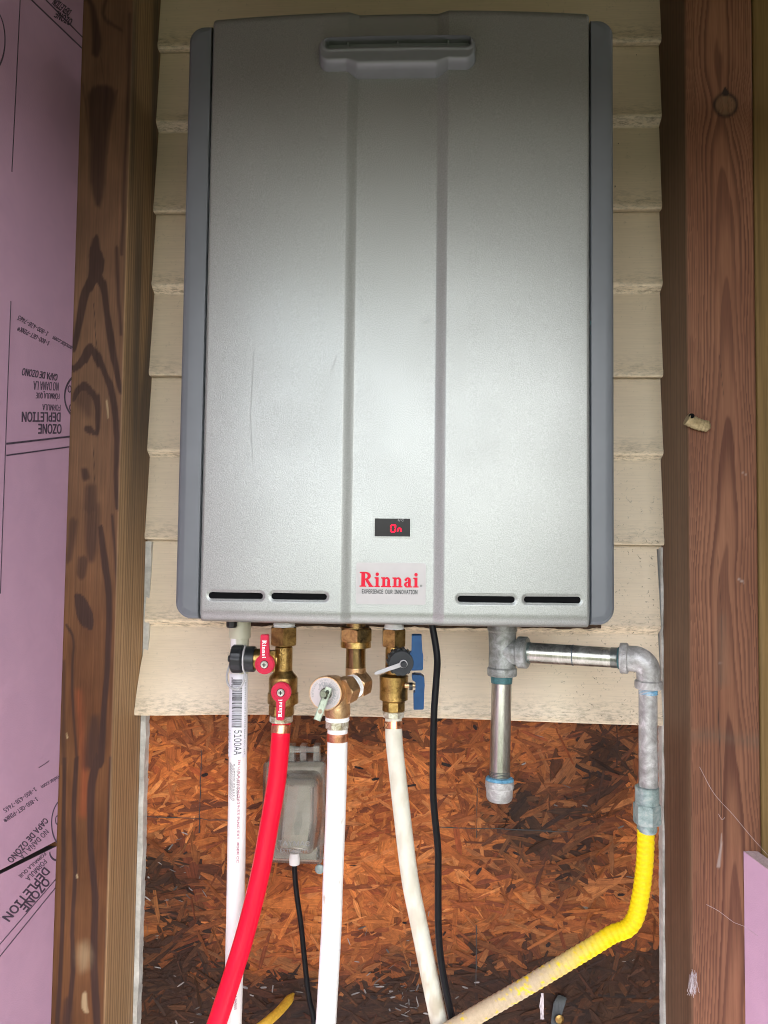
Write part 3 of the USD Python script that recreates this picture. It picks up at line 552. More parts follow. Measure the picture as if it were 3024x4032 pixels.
up_low = lin(fp(R6, 0, 885), fp(R6, 470, 640), LF); lo_top = lin(fp(R6, 0, 917), fp(R6, 465, 688), LF); print('gap', up_low, lo_top)
foam_up = foam('foam_board', 'tall pink foam board on the left printed with upside-down black lettering', FO, FD, FN, up_low, (Z0+1.03, Z0+.78), LF)
foam_lo = foam('foam_board', 'lower pink foam board at bottom left, below the dark gap', FO, FD, FN, (.05, .05), lo_top, LF, edge='foam_gap_shade')  # its cut edge is coloured dark as shade in the gap
def ftext(R, s, a, b, h, par, bold=False):
    """printing on the board: a start of the base line, b its end, h the cap height in pixels of that view (letters hang upside down)"""
    m = text(s, 1.0, .0004, bold or s in ('OZONE', 'DEPLETION', 'CAPA DE OZONO')); L = m.vertices[:, 0].max(); v = m.vertices.copy(); A, B = np.array(a, float), np.array(b, float)
    d = (B-A)/np.linalg.norm(B-A); per = np.array([d[1], -d[0]]) if d[0] < 0 else np.array([-d[1], d[0]])
    if per[1] < 0: per = -per
    o, e, t_ = fp(R, *A), fp(R, *B), fp(R, *(A+per*h)); bb = o
    mm = lay(trimesh.Trimesh(v*[1/L, 1, 1], m.faces, process=False), o, e-o, t_-o, FN*1.0)
    obj('printed_lettering', mm, 'print_foam', par, False)
def fline(R, pts, w, par, name='printed_line'):
    p = np.array([fp(R, *q) for q in pts]); k = np.mean([mpp(q) for q in p])*.4822*(1.25 if R is R1 else 1)*w/2
    ax = np.stack([(p-FO)@FD, p[:, 2]], 1); poly = LineString(ax).buffer(k, cap_style=2).intersection(sbox(.0005, 0, LF-.001, 4))
    if not poly.is_empty: obj(name, lay(ex(poly, .0004), FO, FD, (0, 0, 1), FN), 'print_foam', par, False)
def farc(R, c, rx, ry, a0, a1, w, par): fline(R, [(c[0]+rx*math.cos(a), c[1]+ry*math.sin(a)) for a in np.linspace(a0, a1, 40)], w, par, 'printed_ring')
for s, a, b, h in (('OZONE', (505, 1392), (312, 1388), 74), ('DEPLETION', (498, 1296), (178, 1290), 72), ('FORMULA', (495, 1232), (347, 1226), 48), ('FÓRMULA QUE', (487, 1140), (294, 1132), 44),
                   ('NO DAÑA LA', (482, 1050), (275, 1038), 66), ('CAPA DE OZONO', (474, 984), (185, 932), 52), ('1-800-GET-PINK®', (410, 718), (155, 588), 36), ('1-800-438-7465', (400, 640), (156, 500), 36), ('amular.com', (596, 758), (440, 668), 34)):
    ftext(R4, s, a, b, h, foam_up)
for s, a, b, h in (('1-800-438-7465', (283, 205), (22, 385), 34), ('1-800-GET-PINK®', (296, 285), (20, 465), 34), ('amular.com', (500, 95), (330, 195), 30), ('CAPA DE OZONO', (366, 452), (55, 800), 44), ('NO DAÑA LA', (374, 545), (150, 770), 40)):
    ftext(R6, s, a, b, h, foam_up)
for s, a, b, h in (('FORMULA QUE', (362, 735), (150, 930), 26), ('FORMULA', (360, 790), (205, 950), 38), ('DEPLETION', (366, 852), (15, 1270), 62), ('OZONE', (368, 940), (160, 1190), 62)):
    ftext(R6, s, a, b, h, foam_lo)
for s, a, b, h in (('OZONE', (478, 130), (375, 70), 44), ('DEPLETION', (470, 70), (365, -10), 44)): ftext(R1, s, a, b, h, foam_up)
fline(R1, [(132, -20), (105, 560), (77, 1122)], 7, foam_up); fline(R1, [(290, -10), (540, 245)], 9, foam_up); fline(R1, [(195, -10), (545, 325)], 10, foam_up)
fline(R4, [(88, 385), (60, 1140), (25, 2100)], 8, foam_up); fline(R5, [(25, 0), (2, 700)], 8, foam_up); fline(R4, [(52, 1550), (600, 1487)], 15, foam_up); fline(R4, [(52, 1645), (600, 1570)], 11, foam_up)
fline(R6, [(-20, 1510), (470, 940)], 8, foam_lo); fline(R6, [(-20, 1610), (470, 1005)], 9, foam_lo); fline(R6, [(315, 48), (375, 10), (400, -10)], 5, foam_up)
farc(R4, (725, 1165), 198, 215, PI*.5, PI*1.5, 18, foam_up); farc(R4, (568, 1103), 13, 26, 0, 2*PI, 9, foam_up); farc(R4, (600, 1256), 34, 36, PI*.5, PI*1.5, 9, foam_up)
farc(R6, (560, 500), 140, 220, PI*.72, PI*1.45, 12, foam_up); farc(R6, (466, 475), 14, 34, 0, 2*PI, 9, foam_up); farc(R6, (470, 735), 65, 70, PI*.5, PI*1.0, 14, foam_lo)
farc(R1, (-60, 260), 92, 210, -PI*.45, PI*.45, 10, foam_up)
pb = [FO-FN*.028+FD*.002, FO-FN*.028+FD*.84]; pbv = np.array([p+[0, 0, z] for p in pb for z in (0, Z0+.74)]+[p-FN*.012+[0, 0, z] for p in pb for z in (0, Z0+.74)])
obj('added_shade_board', trimesh.convex.convex_hull(pbv), 'roof_board', smooth=False, label='added dark board behind the tall pink foam boards, blocking light through their gap', cat='partition')  # unseen backing added so no daylight shows through the foam gap
# right board: low, butted against the right post
o2 = at(2928, 3352, YF-.0015); e2 = hit(3024, 3424, o2, (1, .25, 0)); d2 = np.array([.25, -1, 0]); d2 /= np.linalg.norm(d2); n2 = np.array([d2[1], -d2[0], 0])
oo = np.array([o2[0], o2[1], 0]); sl = (e2[2]-o2[2])/np.dot(e2-o2, d2)
foam('foam_board', 'low pink foam board at bottom right, butted against the right post', oo, d2, n2, (.05, .05), (o2[2], o2[2]+sl*.10), .10, .017)
# ================================================================ water heater
HX, HY = -.0242, -.1929; HT, HB = .812+Z0, .1425+Z0; HW = .2385
t_h = thing('water_heater', 'grey tankless water heater with a red-lettered sticker and lit display', 'water heater', (HX, HY/2, HB))
def rrect(x0, x1, z0, z1, r, n=8):
    return [(cx+r*math.cos(a), cz+r*math.sin(a)) for cx, cz, a0 in ((x1-r, z1-r, 0), (x0+r, z1-r, PI/2), (x0+r, z0+r, PI), (x1-r, z0+r, 1.5*PI)) for a in np.linspace(a0, a0+PI/2, n)]
def layer(ins, y, r): return [(x, y, z) for x, z in rrect(HX-HW+ins, HX+HW-ins, HB+ins, HT-ins, r)]
shell = m3.Manifold.hull_points(np.array(layer(0, -.035, .018)+layer(0, HY+.010, .018)+layer(.0012, HY+.005, .017)+layer(.004, HY+.0015, .015)+layer(.009, HY, .012)))
SX0, SX1 = at(787, 2016, HY)[0], at(2330, 2016, HY)[0]          # seams between front and side covers
cutb = lambda a, b: m3.Manifold.cube([b-a, .4, 1]).translate([a, -.3, HB-.1])
obj('side_cover', man(shell ^ cutb(HX-.3, SX0)), 'grey_paint', t_h, 25); obj('side_cover', man(shell ^ cutb(SX1, HX+.3)), 'grey_paint', t_h, 25)
obj('case', bx(SX0+.001, SX1-.001, HY+.016, -.035, HB+.006, HT-.006), 'groove_black', t_h, False)
FB, FT = at(1520, 2452, HY-.006)[2]-.0032, at(1520, 62, HY-.012)[2]+.012
x_a, x_b = SX0+.0014, SX1-.0014; xm = (x_a+x_b)/2; hw = (x_b-x_a)/2
CL0, CL1 = at(1347, 2000, HY)[0], at(1390, 2000, HY)[0]; CR0, CR1 = at(1707, 2000, HY)[0], at(1752, 2000, HY)[0]
slots = []
for u0_, u1_, vv in ((820, 1032, 2345), (1070, 1286, 2347), (1803, 2025, 2358), (2066, 2287, 2361)):
    a, b = at(u0_, vv, HY-.006), at(u1_, vv, HY-.006); slots.append((a[0], b[0], a[2], .0029))
def lramp(a, b, x):
    t = np.clip((np.asarray(x, float)-a)/(b-a), 0, 1); return .75*t+.25*t*t*(3-2*t)
def cover_y(x, z, holes=True, chan=True):
    q = (x-xm)/hw; y = .0105*(1-q*q)
    ch = lramp(CL0, CL1, x)*(1-lramp(CR0, CR1, x)); y = y-.0056*ch*chan
    ex_ = np.minimum(x-x_a, x_b-x); y = y-.004*(1-np.sqrt(np.clip(1-(1-np.clip(ex_/.004, 0, 1))**2, 0, 1)))
    zb = z-FB; y = y-.013*(1-np.sqrt(np.clip(1-(1-np.clip(zb/.015, 0, 1))**2, 0, 1)))
    zt = FT-.0+.0-z; y = y-.011*(1-np.sqrt(np.clip(1-(1-np.clip(zt/.012, 0, 1))**2, 0, 1)))
    if holes:
        for a, b, zc, r in slots:
            d = np.hypot(np.maximum(np.maximum(a+r-x, x-b+r), 0), z-zc)-r
            y = y-.012*sstep(.0006, -.0004, d)-.0012*sstep(.004, .0, d)*(d > -.0002)
    return HY-y
xs = np.unique(np.round(np.r_[np.linspace(x_a, x_b, 90), np.linspace(CL0-.004, CL1+.004, 26), np.linspace(CR0-.004, CR1+.004, 26), x_a+np.linspace(0, .005, 10), x_b-np.linspace(0, .005, 10)]+0, 6))
xs = np.unique(np.round(np.r_[xs, *[np.r_[a-.004+np.linspace(0, .012, 22), b+.004-np.linspace(0, .012, 22)] for a, b, _, _ in slots]], 6))
zs = np.unique(np.round(np.r_[np.linspace(FB, FT, 110), FB+np.linspace(0, .016, 16), FT-np.linspace(0, .013, 14), *[np.linspace(zc-.0075, zc+.0075, 44) for _, _, zc, _ in slots[:1]], *[np.linspace(zc-.0075, zc+.0075, 44) for _, _, zc, _ in slots[2:3]]], 6))
X, Z = np.meshgrid(xs, zs); Y = cover_y(X, Z)
# bottom edge rises a little in the corners, top corners too
P = np.stack([X, Y, Z], -1).reshape(-1, 3); nx, nz = len(xs), len(zs)
I, J = np.meshgrid(np.arange(nz-1), np.arange(nx-1), indexing='ij'); p = (I*nx+J).ravel()
fF = np.vstack([np.stack([p, p+1, p+nx+1], 1), np.stack([p, p+nx+1, p+nx], 1)])
# rim that turns back to the case
rim_i = np.r_[np.arange(nx), np.arange(1, nz)*nx+nx-1, (nz-1)*nx+np.arange(nx-2, -1, -1), np.arange(nz-2, 0, -1)*nx]
Rm = P[rim_i].copy(); Rm[:, 1] = HY+.02; k0 = len(P); n = len(rim_i); k = np.arange(n); k2 = (k+1) % n
fR = np.vstack([np.stack([rim_i, k0+k, k0+k2], 1), np.stack([rim_i, k0+k2, rim_i[k2]], 1)])
obj('front_cover', trimesh.Trimesh(np.vstack([P, Rm]), np.vstack([fF, fR]), process=False), 'silver_paint', t_h, 35)
for a, b, zc, r in slots:
    sl_ = LineString([(a+r, zc), (b-r, zc)]).buffer(r+.001, 8); y0 = float(cover_y(np.array((a+b)/2), np.array(zc), False))
    obj('louvre_slot', lay(ex(sl_, .0015), (0, y0+.0050, 0), (1, 0, 0), (0, 0, 1), (0, -1, 0)), 'cavity_black', t_h, False)  # black plate painted in for the shade inside the slot
# exhaust outlet at the top
def hood():
    c0, c1 = at(*R2(418, 330), HY-.022), at(*R2(1452, 330), HY-.022); zt = at(*R2(940, 232), HY-.02)[2]; ze = at(*R2(500, 405), HY-.026)[2]; zc = at(*R2(940, 430), HY-.026)[2]
    xl, xr = c0[0], c1[0]; n1, n2 = at(*R2(600, 400), HY-.02)[0], at(*R2(670, 430), HY-.02)[0]; m1, m2 = at(*R2(1195, 430), HY-.02)[0], at(*R2(1270, 400), HY-.02)[0]
    out = Polygon([(xl, ze), (n1, ze), (n2, zc), (m1, zc), (m2, ze), (xr, ze), (xr, zt), (xl, zt)]).buffer(-.0115).buffer(.0115, 10)
    o0, o1 = at(*R2(465, 285), HY-.022), at(*R2(1420, 270), HY-.022); oz1, oz0 = at(*R2(940, 245), HY-.02)[2], at(*R2(940, 308), HY-.02)[2]
    hole = sbox(o0[0], oz0-.0025, o1[0], oz1+.0005).buffer(-.005).buffer(.005, 10)
    return out, hole, zt, zc, (o0[0], o1[0], oz0, oz1)
out, hole, hzt, hzb, hbx = hood()
gx = np.unique(np.round(np.linspace(out.bounds[0]-.002, out.bounds[2]+.002, 230), 6)); gz = np.unique(np.round(np.linspace(out.bounds[1]-.002, out.bounds[3]+.002, 60), 6))
X, Z = np.meshgrid(gx, gz); pts = shapely.points(X, Z); di = np.where(shapely.contains(out, pts), 1, -1)*shapely.distance(out.exterior, pts); dh = np.where(shapely.contains(hole, pts), 1, -1)*shapely.distance(hole.exterior, pts)
base = cover_y(X, Z, False, 0); base0 = cover_y(X, Z, False); tz = (hzt-Z)/(hzt-hzb)
rise = (.0130+.0035*tz)*np.sqrt(np.clip(1-(1-np.clip(di/(.0025+.005*sstep(.3, 1, tz)), 0, 1))**2, 0, 1))
Yh = base+.0008-rise-.0010*sstep(.003, .0, np.abs(dh+.0015))
Yh = np.where(dh > .0006, base-.0008, Yh); Yh = np.where(di < -.0009, base0+.004, Yh)
nx, nz = len(gx), len(gz); I, J = np.meshgrid(np.arange(nz-1), np.arange(nx-1), indexing='ij'); p = (I*nx+J).ravel(); ff = np.vstack([np.stack([p, p+1, p+nx+1], 1), np.stack([p, p+nx+1, p+nx], 1)])
vent = obj('exhaust_vent', trimesh.Trimesh(np.stack([X, Yh, Z], -1).reshape(-1, 3), ff, process=False), 'vent_paint', t_h, 40)
yv0 = float(cover_y(np.array((hbx[0]+hbx[1])/2), np.array(hbx[2]), False))
for xf in (1368, 1566, 1766):
    xx_ = at(xf, 160, HY-.02)[0]; obj('vent_fin', bx(xx_-.0009, xx_+.0009, yv0-.010, yv0+.004, hbx[2]-.001, hbx[3]+.001), 'vent_paint', vent, False)
# display
d0, d1 = at(*RB(585, 303), HY-.006), at(*RB(1043, 541), HY-.006); yd = float(cover_y(np.array(d0[0]), np.array(d0[2]), False))-.0016
disp = obj('display_window', bx(d0[0], d1[0], yd-.0006, yd+.002, d1[2], d0[2]), 'display_black', t_h, False)
fr_ = sbox(d0[0]-.0012, d1[2]-.0012, d1[0]+.0012, d0[2]+.0012).difference(sbox(d0[0], d1[2], d1[0], d0[2]))
obj('window_rim', lay(ex(fr_, .0016), (0, yd+.0012, 0), (1, 0, 0), (0, 0, 1), (0, -1, 0)), 'silver_paint', disp, False)
def seg7(o, w, h, on, sl=.08, t=.0013):
    S = {'a': ((0, 1), (1, 1)), 'g': ((0, .5), (1, .5)), 'd': ((0, 0), (1, 0)), 'f': ((0, .5), (0, 1)), 'b': ((1, .5), (1, 1)), 'e': ((0, 0), (0, .5)), 'c': ((1, 0), (1, .5))}; out = []
    for s in on:
        (ax, az), (bx_, bz) = S[s]; A, B = np.array([ax*w+sl*h*az, az*h]), np.array([bx_*w+sl*h*bz, bz*h]); dd = (B-A)/np.linalg.norm(B-A)*t*.75
        out.append(LineString([A+dd, B-dd]).buffer(t*.55, 3))
    return lay(ex(unary_union(out), .0003), o, (1, 0, 0), (0, 0, 1), (0, -1, 0))
pd = lambda x, y: np.array([at(*RB(x, y), yd)[0], yd-.0006, at(*RB(x, y), yd)[2]])
obj('lit_digit', seg7(pd(792, 482), (pd(848, 482)-pd(792, 482))[0], (pd(0, 385)-pd(0, 482))[2], 'abcdef', .06), 'led_red', disp, False)
obj('lit_digit', seg7(pd(880, 482), (pd(925, 482)-pd(880, 482))[0], (pd(0, 385)-pd(0, 482))[2], 'gec', .06), 'led_red', disp, False)
obj('lettering', front(text('F/ C', (pd(0, 311)-pd(0, 340))[2], .0003), pd(882, 340)), 'print_grey', disp, False)
# sticker
s0, s1 = at(*RB(340, 877), HY-.006), at(*RB(1248, 1435), HY-.006); ysk = float(cover_y(np.array(s0[0]), np.array(s0[2]), False))
gxs = np.linspace(s0[0], s1[0], 16); 
stk = sbox(s0[0], s1[2], s1[0], s0[2]).buffer(-.0025).buffer(.0025, 6)
def on_cover(mesh2, lift):
    m = mesh2.copy(); m = m.subdivide_to_size(.012) if len(m.faces) < 4000 else m; v = np.asarray(m.vertices); w = np.stack([v[:, 0], cover_y(v[:, 0], v[:, 1], False)-lift-v[:, 2], v[:, 1]], 1)
    return trimesh.Trimesh(w, m.faces[:, ::1], process=False)
sticker = obj('brand_sticker', on_cover(ex(stk, .0004), .0004), 'sticker_film', t_h, False)
ps = lambda x, y: np.array([at(*RB(x, y), HY-.006)[0], at(*RB(x, y), HY-.006)[2]])
a, b = ps(385, 1195), ps(1172, 1012); k = (b[0]-a[0])/RINW; kz = (b[1]-a[1])
w = ex(shapely.affinity.translate(shapely.affinity.scale(RIN, k, kz, origin=(0, 0)), a[0], a[1]), .0003); obj('red_lettering', on_cover(w, .0010), 'print_red', sticker, False)
m = text('EXPERIENCE  OUR  INNOVATION', 1, .0003, True); a, b = ps(410, 1282), ps(1140, 1240); v = m.vertices; L = v[:, 0].max(); m.vertices = np.stack([a[0]+v[:, 0]/L*(b[0]-a[0]), a[1]+v[:, 1]*(b[1]-a[1]), v[:, 2]], 1); obj('black_lettering', on_cover(m, .0010), 'print_black', sticker, False)
a = ps(1188, 1185); obj('registered_mark', on_cover(ex(Point(*a).buffer(.0012).difference(Point(*a).buffer(.0008)), .0003), .001), 'print_black', sticker, False)
xr = np.linspace(at(905, 2470, -.012)[0], at(2362, 2474, -.012)[0], 90); zl = np.interp(xr, [xr[0], xr[-1]], [at(905, 2462, -.012)[2], at(2362, 2474, -.012)[2]])+.0035*(fbm(np.stack([xr*90, xr*0, xr*0], -1), 3, 99)-.5)
obj('mounting_board', lay(ex(Polygon(list(zip(xr, zl))+[(xr[-1], zl[-1]+.2), (xr[0], zl[0]+.2)]), .018), (0, -.001, 0), (1, 0, 0), (0, 0, 1), (0, -1, 0)), 'rough_board', smooth=False, label='rough dark board end showing just below the water heater case', cat='board')
# scuffs on the cover, dirt spots on the siding
ph = lambda x, y: (at(x*1.8228, y*1.8228, HY-.006)[0], at(x*1.8228, y*1.8228, HY-.006)[2])
for pts, w_ in (([(548, 760), (540, 900), (546, 1010)], .0011), ([(905, 858), (908, 866)], .0007), ([(640, 682), (641, 685)], .0008), ([(912, 700), (925, 690), (930, 700)], .0012), ([(718, 800), (728, 770)], .0009), ([(555, 1235), (557, 1238)], .0010)):
    obj('scuff_mark', on_cover(ex(LineString([ph(*p) for p in pts]).buffer(w_*.5), .00005), .00012), 'scuff', t_h, False)
obj('scuff_mark', on_cover(ex(LineString([ph(1281, 690), ph(1284, 705), ph(1282, 716)]).buffer(.0012), .0001), .0008), 'sealant_teal', t_h, False)
for u_, v_, r_ in ((2594, 1431, .0028), (2423, 732, .0018), (2508, 212, .0007), (2489, 148, .0012), (2512, 144, .0010), (2436, 562, .0008), (2570, 1420, .001)):
    c = at(u_, v_, .002); m_ = trimesh.creation.icosphere(2, r_); m_.vertices *= [.7, .4, 1.2]; m_.vertices += .3*r_*(noise(m_.vertices/r_*1.5, 3)[:, None]-.5); m_.apply_translation([c[0], hit(u_, v_, (0, .006, 0), (0, 1, 0))[1]-.004+.002, c[2]]); obj('dirt_spot', m_, 'print_black', t_sid)
# ================================================================ plumbing
YP = -.125
def handle(R, hub, tip, rad, wid, Y, th, mat_, par, words=None, wordmat='print_white'):
    """lever handle facing the viewer: round hub and flat lever"""
    c, e = at(*R(*hub), Y), at(*R(*tip), Y); sc = {RA: .3617, RC: .2486}[R]*mpp(c); r, w = rad*sc, wid*sc
    C, E_ = np.array([c[0], c[2]]), np.array([e[0], e[2]]); d = (E_-C)/np.linalg.norm(E_-C); nrm = np.array([-d[1], d[0]])
    lev = Polygon([C+nrm*w*.62, E_+nrm*w*.5-d*0, E_-nrm*w*.5, C-nrm*w*.62]).buffer(-.0015).buffer(.0015, 6)
    shp = unary_union([Point(*C).buffer(r, 32), lev]); shp = shp.buffer(.003, 8).buffer(-.003, 8)
    h = obj('lever_handle', cat_([lay(ex(shp, th*.8), (0, Y, 0), (1, 0, 0), (0, 0, 1), (0, -1, 0)), lay(ex(shp.buffer(-.0009), th), (0, Y, 0), (1, 0, 0), (0, 0, 1), (0, -1, 0))]), mat_, par, False)
    ring = Point(*C).buffer(r*.92, 32).difference(Point(*C).buffer(r*.80, 32)); obj('raised_ring', lay(ex(ring, .0006), (0, Y-th, 0), (1, 0, 0), (0, 0, 1), (0, -1, 0)), mat_, h, False)
    s = lathe([(r*.36, 0), (r*.36, .0012), (r*.26, .0022)], (c[0], Y-th, c[2]), (0, -1, 0), 24)
    cr = cat_([bx(c[0]-r*.2, c[0]+r*.2, Y-th-.0026, Y-th-.0015, c[2]-.0005, c[2]+.0005), bx(c[0]-.0005, c[0]+.0005, Y-th-.0026, Y-th-.0015, c[2]-r*.2, c[2]+r*.2)])
    sc_ = obj('screw', s, 'screw_zinc', h); obj('screw_slot', cr, 'groove_black', h, False)
    obj('recess_ring', lay(ex(Point(*C).buffer(r*.42, 24).difference(Point(*C).buffer(r*.36, 24)), .0003), (0, Y-th, 0), (1, 0, 0), (0, 0, 1), (0, -1, 0)), 'groove_black', h, False)
    if words:
        up = tip[1] < hub[1]; hh = w*.50
        q = shapely.affinity.scale(RIN, hh, hh, origin=(0, 0)); LL = RINW*hh; span = abs(e[2]-c[2])-r*.75; kx = min(1, span/LL); q = shapely.affinity.scale(q, kx, 1, origin=(0, 0)); LL *= kx
        mesh = ex(q, .0004)
        if up: mm = lay(mesh, (C[0]+(E_[0]-C[0])*.5-hh*.5, Y-th, e[2]-.006), (0, 0, -1), (1, 0, 0), (0, -1, 0))
        else: mm = lay(mesh, (C[0]+(E_[0]-C[0])*.75+hh*.5, Y-th, e[2]+.004), (0, 0, 1), (-1, 0, 0), (0, -1, 0))
        obj('lettering', mm, wordmat, h, False)
        for wd, sg in (('OPEN', -1), ('CLOSE', 1)):
            m_ = text(wd, r*.20, .0005); m_.vertices[:, 0] -= m_.vertices[:, 0].max()/2
            if up: m_ = lay(m_, (C[0]+sg*r*.57, Y-th, C[1]-r*.1), (0, 0, 1), (-1, 0, 0), (0, -1, 0))
            else: m_ = lay(m_, (C[0]+sg*r*.57, Y-th, C[1]), (0, 0, 1), (-1, 0, 0), (0, -1, 0))
            obj('raised_lettering', m_, mat_, h, False)
    return h
# ---- hot water valve
uA = lambda x: RA(x, 0)[0]; vA = lambda y: RA(0, y)[1]; kA = .3617
uh = uA(731)
t_v = thing('hot_water_valve', 'brass service valve with two red lever handles, left under the heater', 'valve', at(uh, vA(1220), YP))
obj('tape_collar', vl(YP, uA(745), [(vA(100), 60), (vA(150), 84), (vA(160), 87), (vA(172), 84), (vA(185), 87), (vA(195), 84)]), 'thread_tape', t_v)
obj('hex_nut', vhex(YP, uA(741), vA(188), vA(385), 312*kA, turn=PI/6+.12), 'brass_rough', t_v, 20)
obj('valve_body', cat_([vl(YP, uA(735), [(vA(380), 62), (vA(395), 60), (vA(410), 70), (vA(440), 70), (vA(660), 70), (vA(690), 84), (vA(725), 108), (vA(750), 115), (vA(900), 115), (vA(905), 122), (vA(1015), 123), (vA(1022), 104), (vA(1035), 100)]),
    bx(at(uA(668), 0, YP)[0], at(uA(800), 0, YP)[0], YP-.0125, YP, at(uh, vA(662), YP)[2], at(uh, vA(440), YP)[2])]), 'brass_rough', t_v, 30)
obj('body_hex', vhex(YP, uA(716), vA(1028), vA(1145), 288*kA, PI/8, 8), 'brass_rough', t_v, 20)
obj('adapter_nut', vhex(YP, uA(713), vA(1150), vA(1222), 262*kA, PI/8, 8), 'nickel_brass', t_v, 20)
c = at(uA(735), vA(540), YP)
m_ = text('matsui', .0085, .0007); m_ = lay(m_, (c[0]+.0045, YP-.0125, at(uh, vA(650), YP)[2]), (0, 0, 1), (-1, 0, 0), (0, -1, 0)); obj('raised_lettering', m_, 'brass_rough', t_v, False)
cz = at(uA(430), vA(540), YP); kk = mpp(cz)*kA
xA = lambda x: at(uA(x), vA(540), YP)[0]
ax0 = (0, YP, cz[2])
obj('drain_outlet', lathe([(112*kk, xA(420)), (112*kk, xA(560)), (100*kk, xA(600)), (80*kk, xA(680))], ax0, (1, 0, 0)), 'brass_rough', t_v)
obj('outlet_collar', lathe([(130*kk, xA(330)), (138*kk, xA(336)), (138*kk, xA(418)), (134*kk, xA(428))], ax0, (1, 0, 0)), 'black_plastic', t_v)
cp = lathe([(80*kk, xA(170)), (138*kk, xA(178)), (149*kk, xA(190)), (149*kk, xA(285)), (140*kk, xA(300)), (118*kk, xA(318))], ax0, (1, 0, 0), 48)
v = cp.vertices; ang = np.arctan2(v[:, 1]-YP, v[:, 2]-cz[2]); rr_ = 1+.018*np.sign(np.sin(ang*16)); v[:, 1] = YP+(v[:, 1]-YP)*rr_; v[:, 2] = cz[2]+(v[:, 2]-cz[2])*rr_
cap = obj('drain_cap', cp, 'black_plastic', t_v, 25)
obj('cap_knob', lathe([(30*kk, xA(135)), (37*kk, xA(142)), (37*kk, xA(165)), (22*kk, xA(172)), (22*kk, xA(182))], ax0, (1, 0, 0), 20), 'black_plastic', cap)
obj('tether_ring', lathe([(140*kk, xA(313)), (150*kk, xA(316)), (150*kk, xA(328)), (140*kk, xA(331))], ax0, (1, 0, 0)), 'tether_clear', t_v)
tp = [RA(160, 570), RA(122, 700), RA(125, 790), RA(160, 850), RA(215, 868), RA(270, 840), RA(305, 770), RA(318, 690)]; ty = [YP, YP-.012, YP-.018, YP-.022, YP-.024, YP-.022, YP-.02, YP-.016]
m_, _, _ = sweep(spline([at(*q, y) for q, y in zip(tp, ty)], .002), .0012, 8); obj('tether', m_, 'tether_clear', t_v)
for hb, tp_, rd, wd in (((540, 590), (538, 268), 106, 86), ((717, 893), (707, 1196), 108, 84)):
    y_ = YP-.030; cc = at(*RA(*hb), y_); obj('valve_stem', lathe([(.008, 0), (.008, .020), (.0095, .021), (.0095, .024)], (cc[0], y_+.024, cc[2]), (0, -1, 0)), 'brass_rough', t_v)
    handle(RA, hb, tp_, rd, wd, y_, .0065, 'handle_red', t_v, True)
# ---- hoses
def hose(name, label, cat, pts, ys, w, matn, n=28, **kw):
    P = spline([at(u, v, y) for (u, v), y in zip(pts, ys)], .005); r = w*.5*.985*mpp(P[0])
    t = thing(name, label, cat, P[-1]); m, s, th = sweep(P, r, n); obj('tube', m, matn, t, True, **kw); return t, P, r
def ring(par, name, P, r, s0, s1, matn, grow=1.07):
    d = np.r_[0, np.cumsum(np.linalg.norm(np.diff(P, axis=0), axis=1))]; q = lambda s: np.array([np.interp(s, d, P[:, k]) for k in range(3)])
    ss = np.linspace(s0, s1, 7); m, _, _ = sweep(np.array([q(s) for s in ss]), r*grow, 32); return obj(name, m, matn, par, 40)
hp = [RA(711, 1210), RA(712, 1270), RE(1117, 250), RE(1091, 560), RE(1036, 900), RE(968, 1270), RE(872, 1659), RG(590, 700), RG(488, 1012), RG(400, 1250)]
t, P, r = hose('red_hose', 'bright red water tube curving down to the left', 'water pipe', hp, [YP]*2+[YP-.002, YP-.004, YP-.008, YP-.014, YP-.02, YP-.026, YP-.03, YP-.034], 206*kA, 'hose_red')
L = lambda v0, v1: abs(at(1100, vA(v1), YP)[2]-at(1100, vA(v0), YP)[2])
ring(t, 'crimp_ring', P, r, L(1210, 1258), L(1210, 1342), 'copper')
# ---- relief valve and its discharge pipe
YR = -.125
t_r = thing('relief_valve', 'bronze pressure relief valve with round label plate and steel test lever', 'valve', at(uA(1325), vA(1290), YR))
obj('supply_pipe', vl(YR, uA(1525), [(vA(60), 78), (vA(200), 78)]), 'brass_pipe', t_r)
obj('washer', vl(YR, uA(1515), [(vA(185), 100), (vA(188), 118), (vA(198), 118), (vA(202), 100)]), 'brass_pipe', t_r)
obj('union_nut', vhex(YR, uA(1524), vA(203), vA(345), 378*kA, PI/6+.16), 'brass_smooth', t_r, 20)
obj('union_ring', vl(YR, uA(1524), [(vA(340), 120), (vA(344), 122), (vA(408), 122), (vA(412), 112)]), 'brass_smooth', t_r)
obj('drop_pipe', vl(YR, uA(1523), [(vA(405), 79), (vA(660), 80)]), 'brass_pipe', t_r)
ce = at(uA(1545), vA(770), YR); k1 = mpp(ce)*kA
pts = [at(uA(1523), vA(630), YR), at(uA(1523), vA(700), YR), at(uA(1530), vA(775), YR), at(uA(1500), vA(830), YR-.008), at(uA(1440), vA(850), YR-.016)]
m_, _, _ = sweep(spline(pts, .003), 112*k1, 28); obj('elbow', m_, 'bronze', t_r)
axd = at(uA(1430), vA(858), YR-.020)-at(uA(1575), vA(790), YR); axd /= np.linalg.norm(axd); oc = at(uA(1575), vA(800), YR)
obj('elbow_hex', hexnut(150*k1, -.004, .012, oc, axd, .3), 'bronze', t_r, 20)
obj('tape_band', lathe([(118*k1, .010), (128*k1, .012), (124*k1, .0145), (128*k1, .017), (116*k1, .020)], oc, axd), 'thread_tape', t_r)
obj('inlet_hex', hexnut(148*k1, .019, .034, oc, axd, .1), 'bronze', t_r, 20)
YD = YR-.020
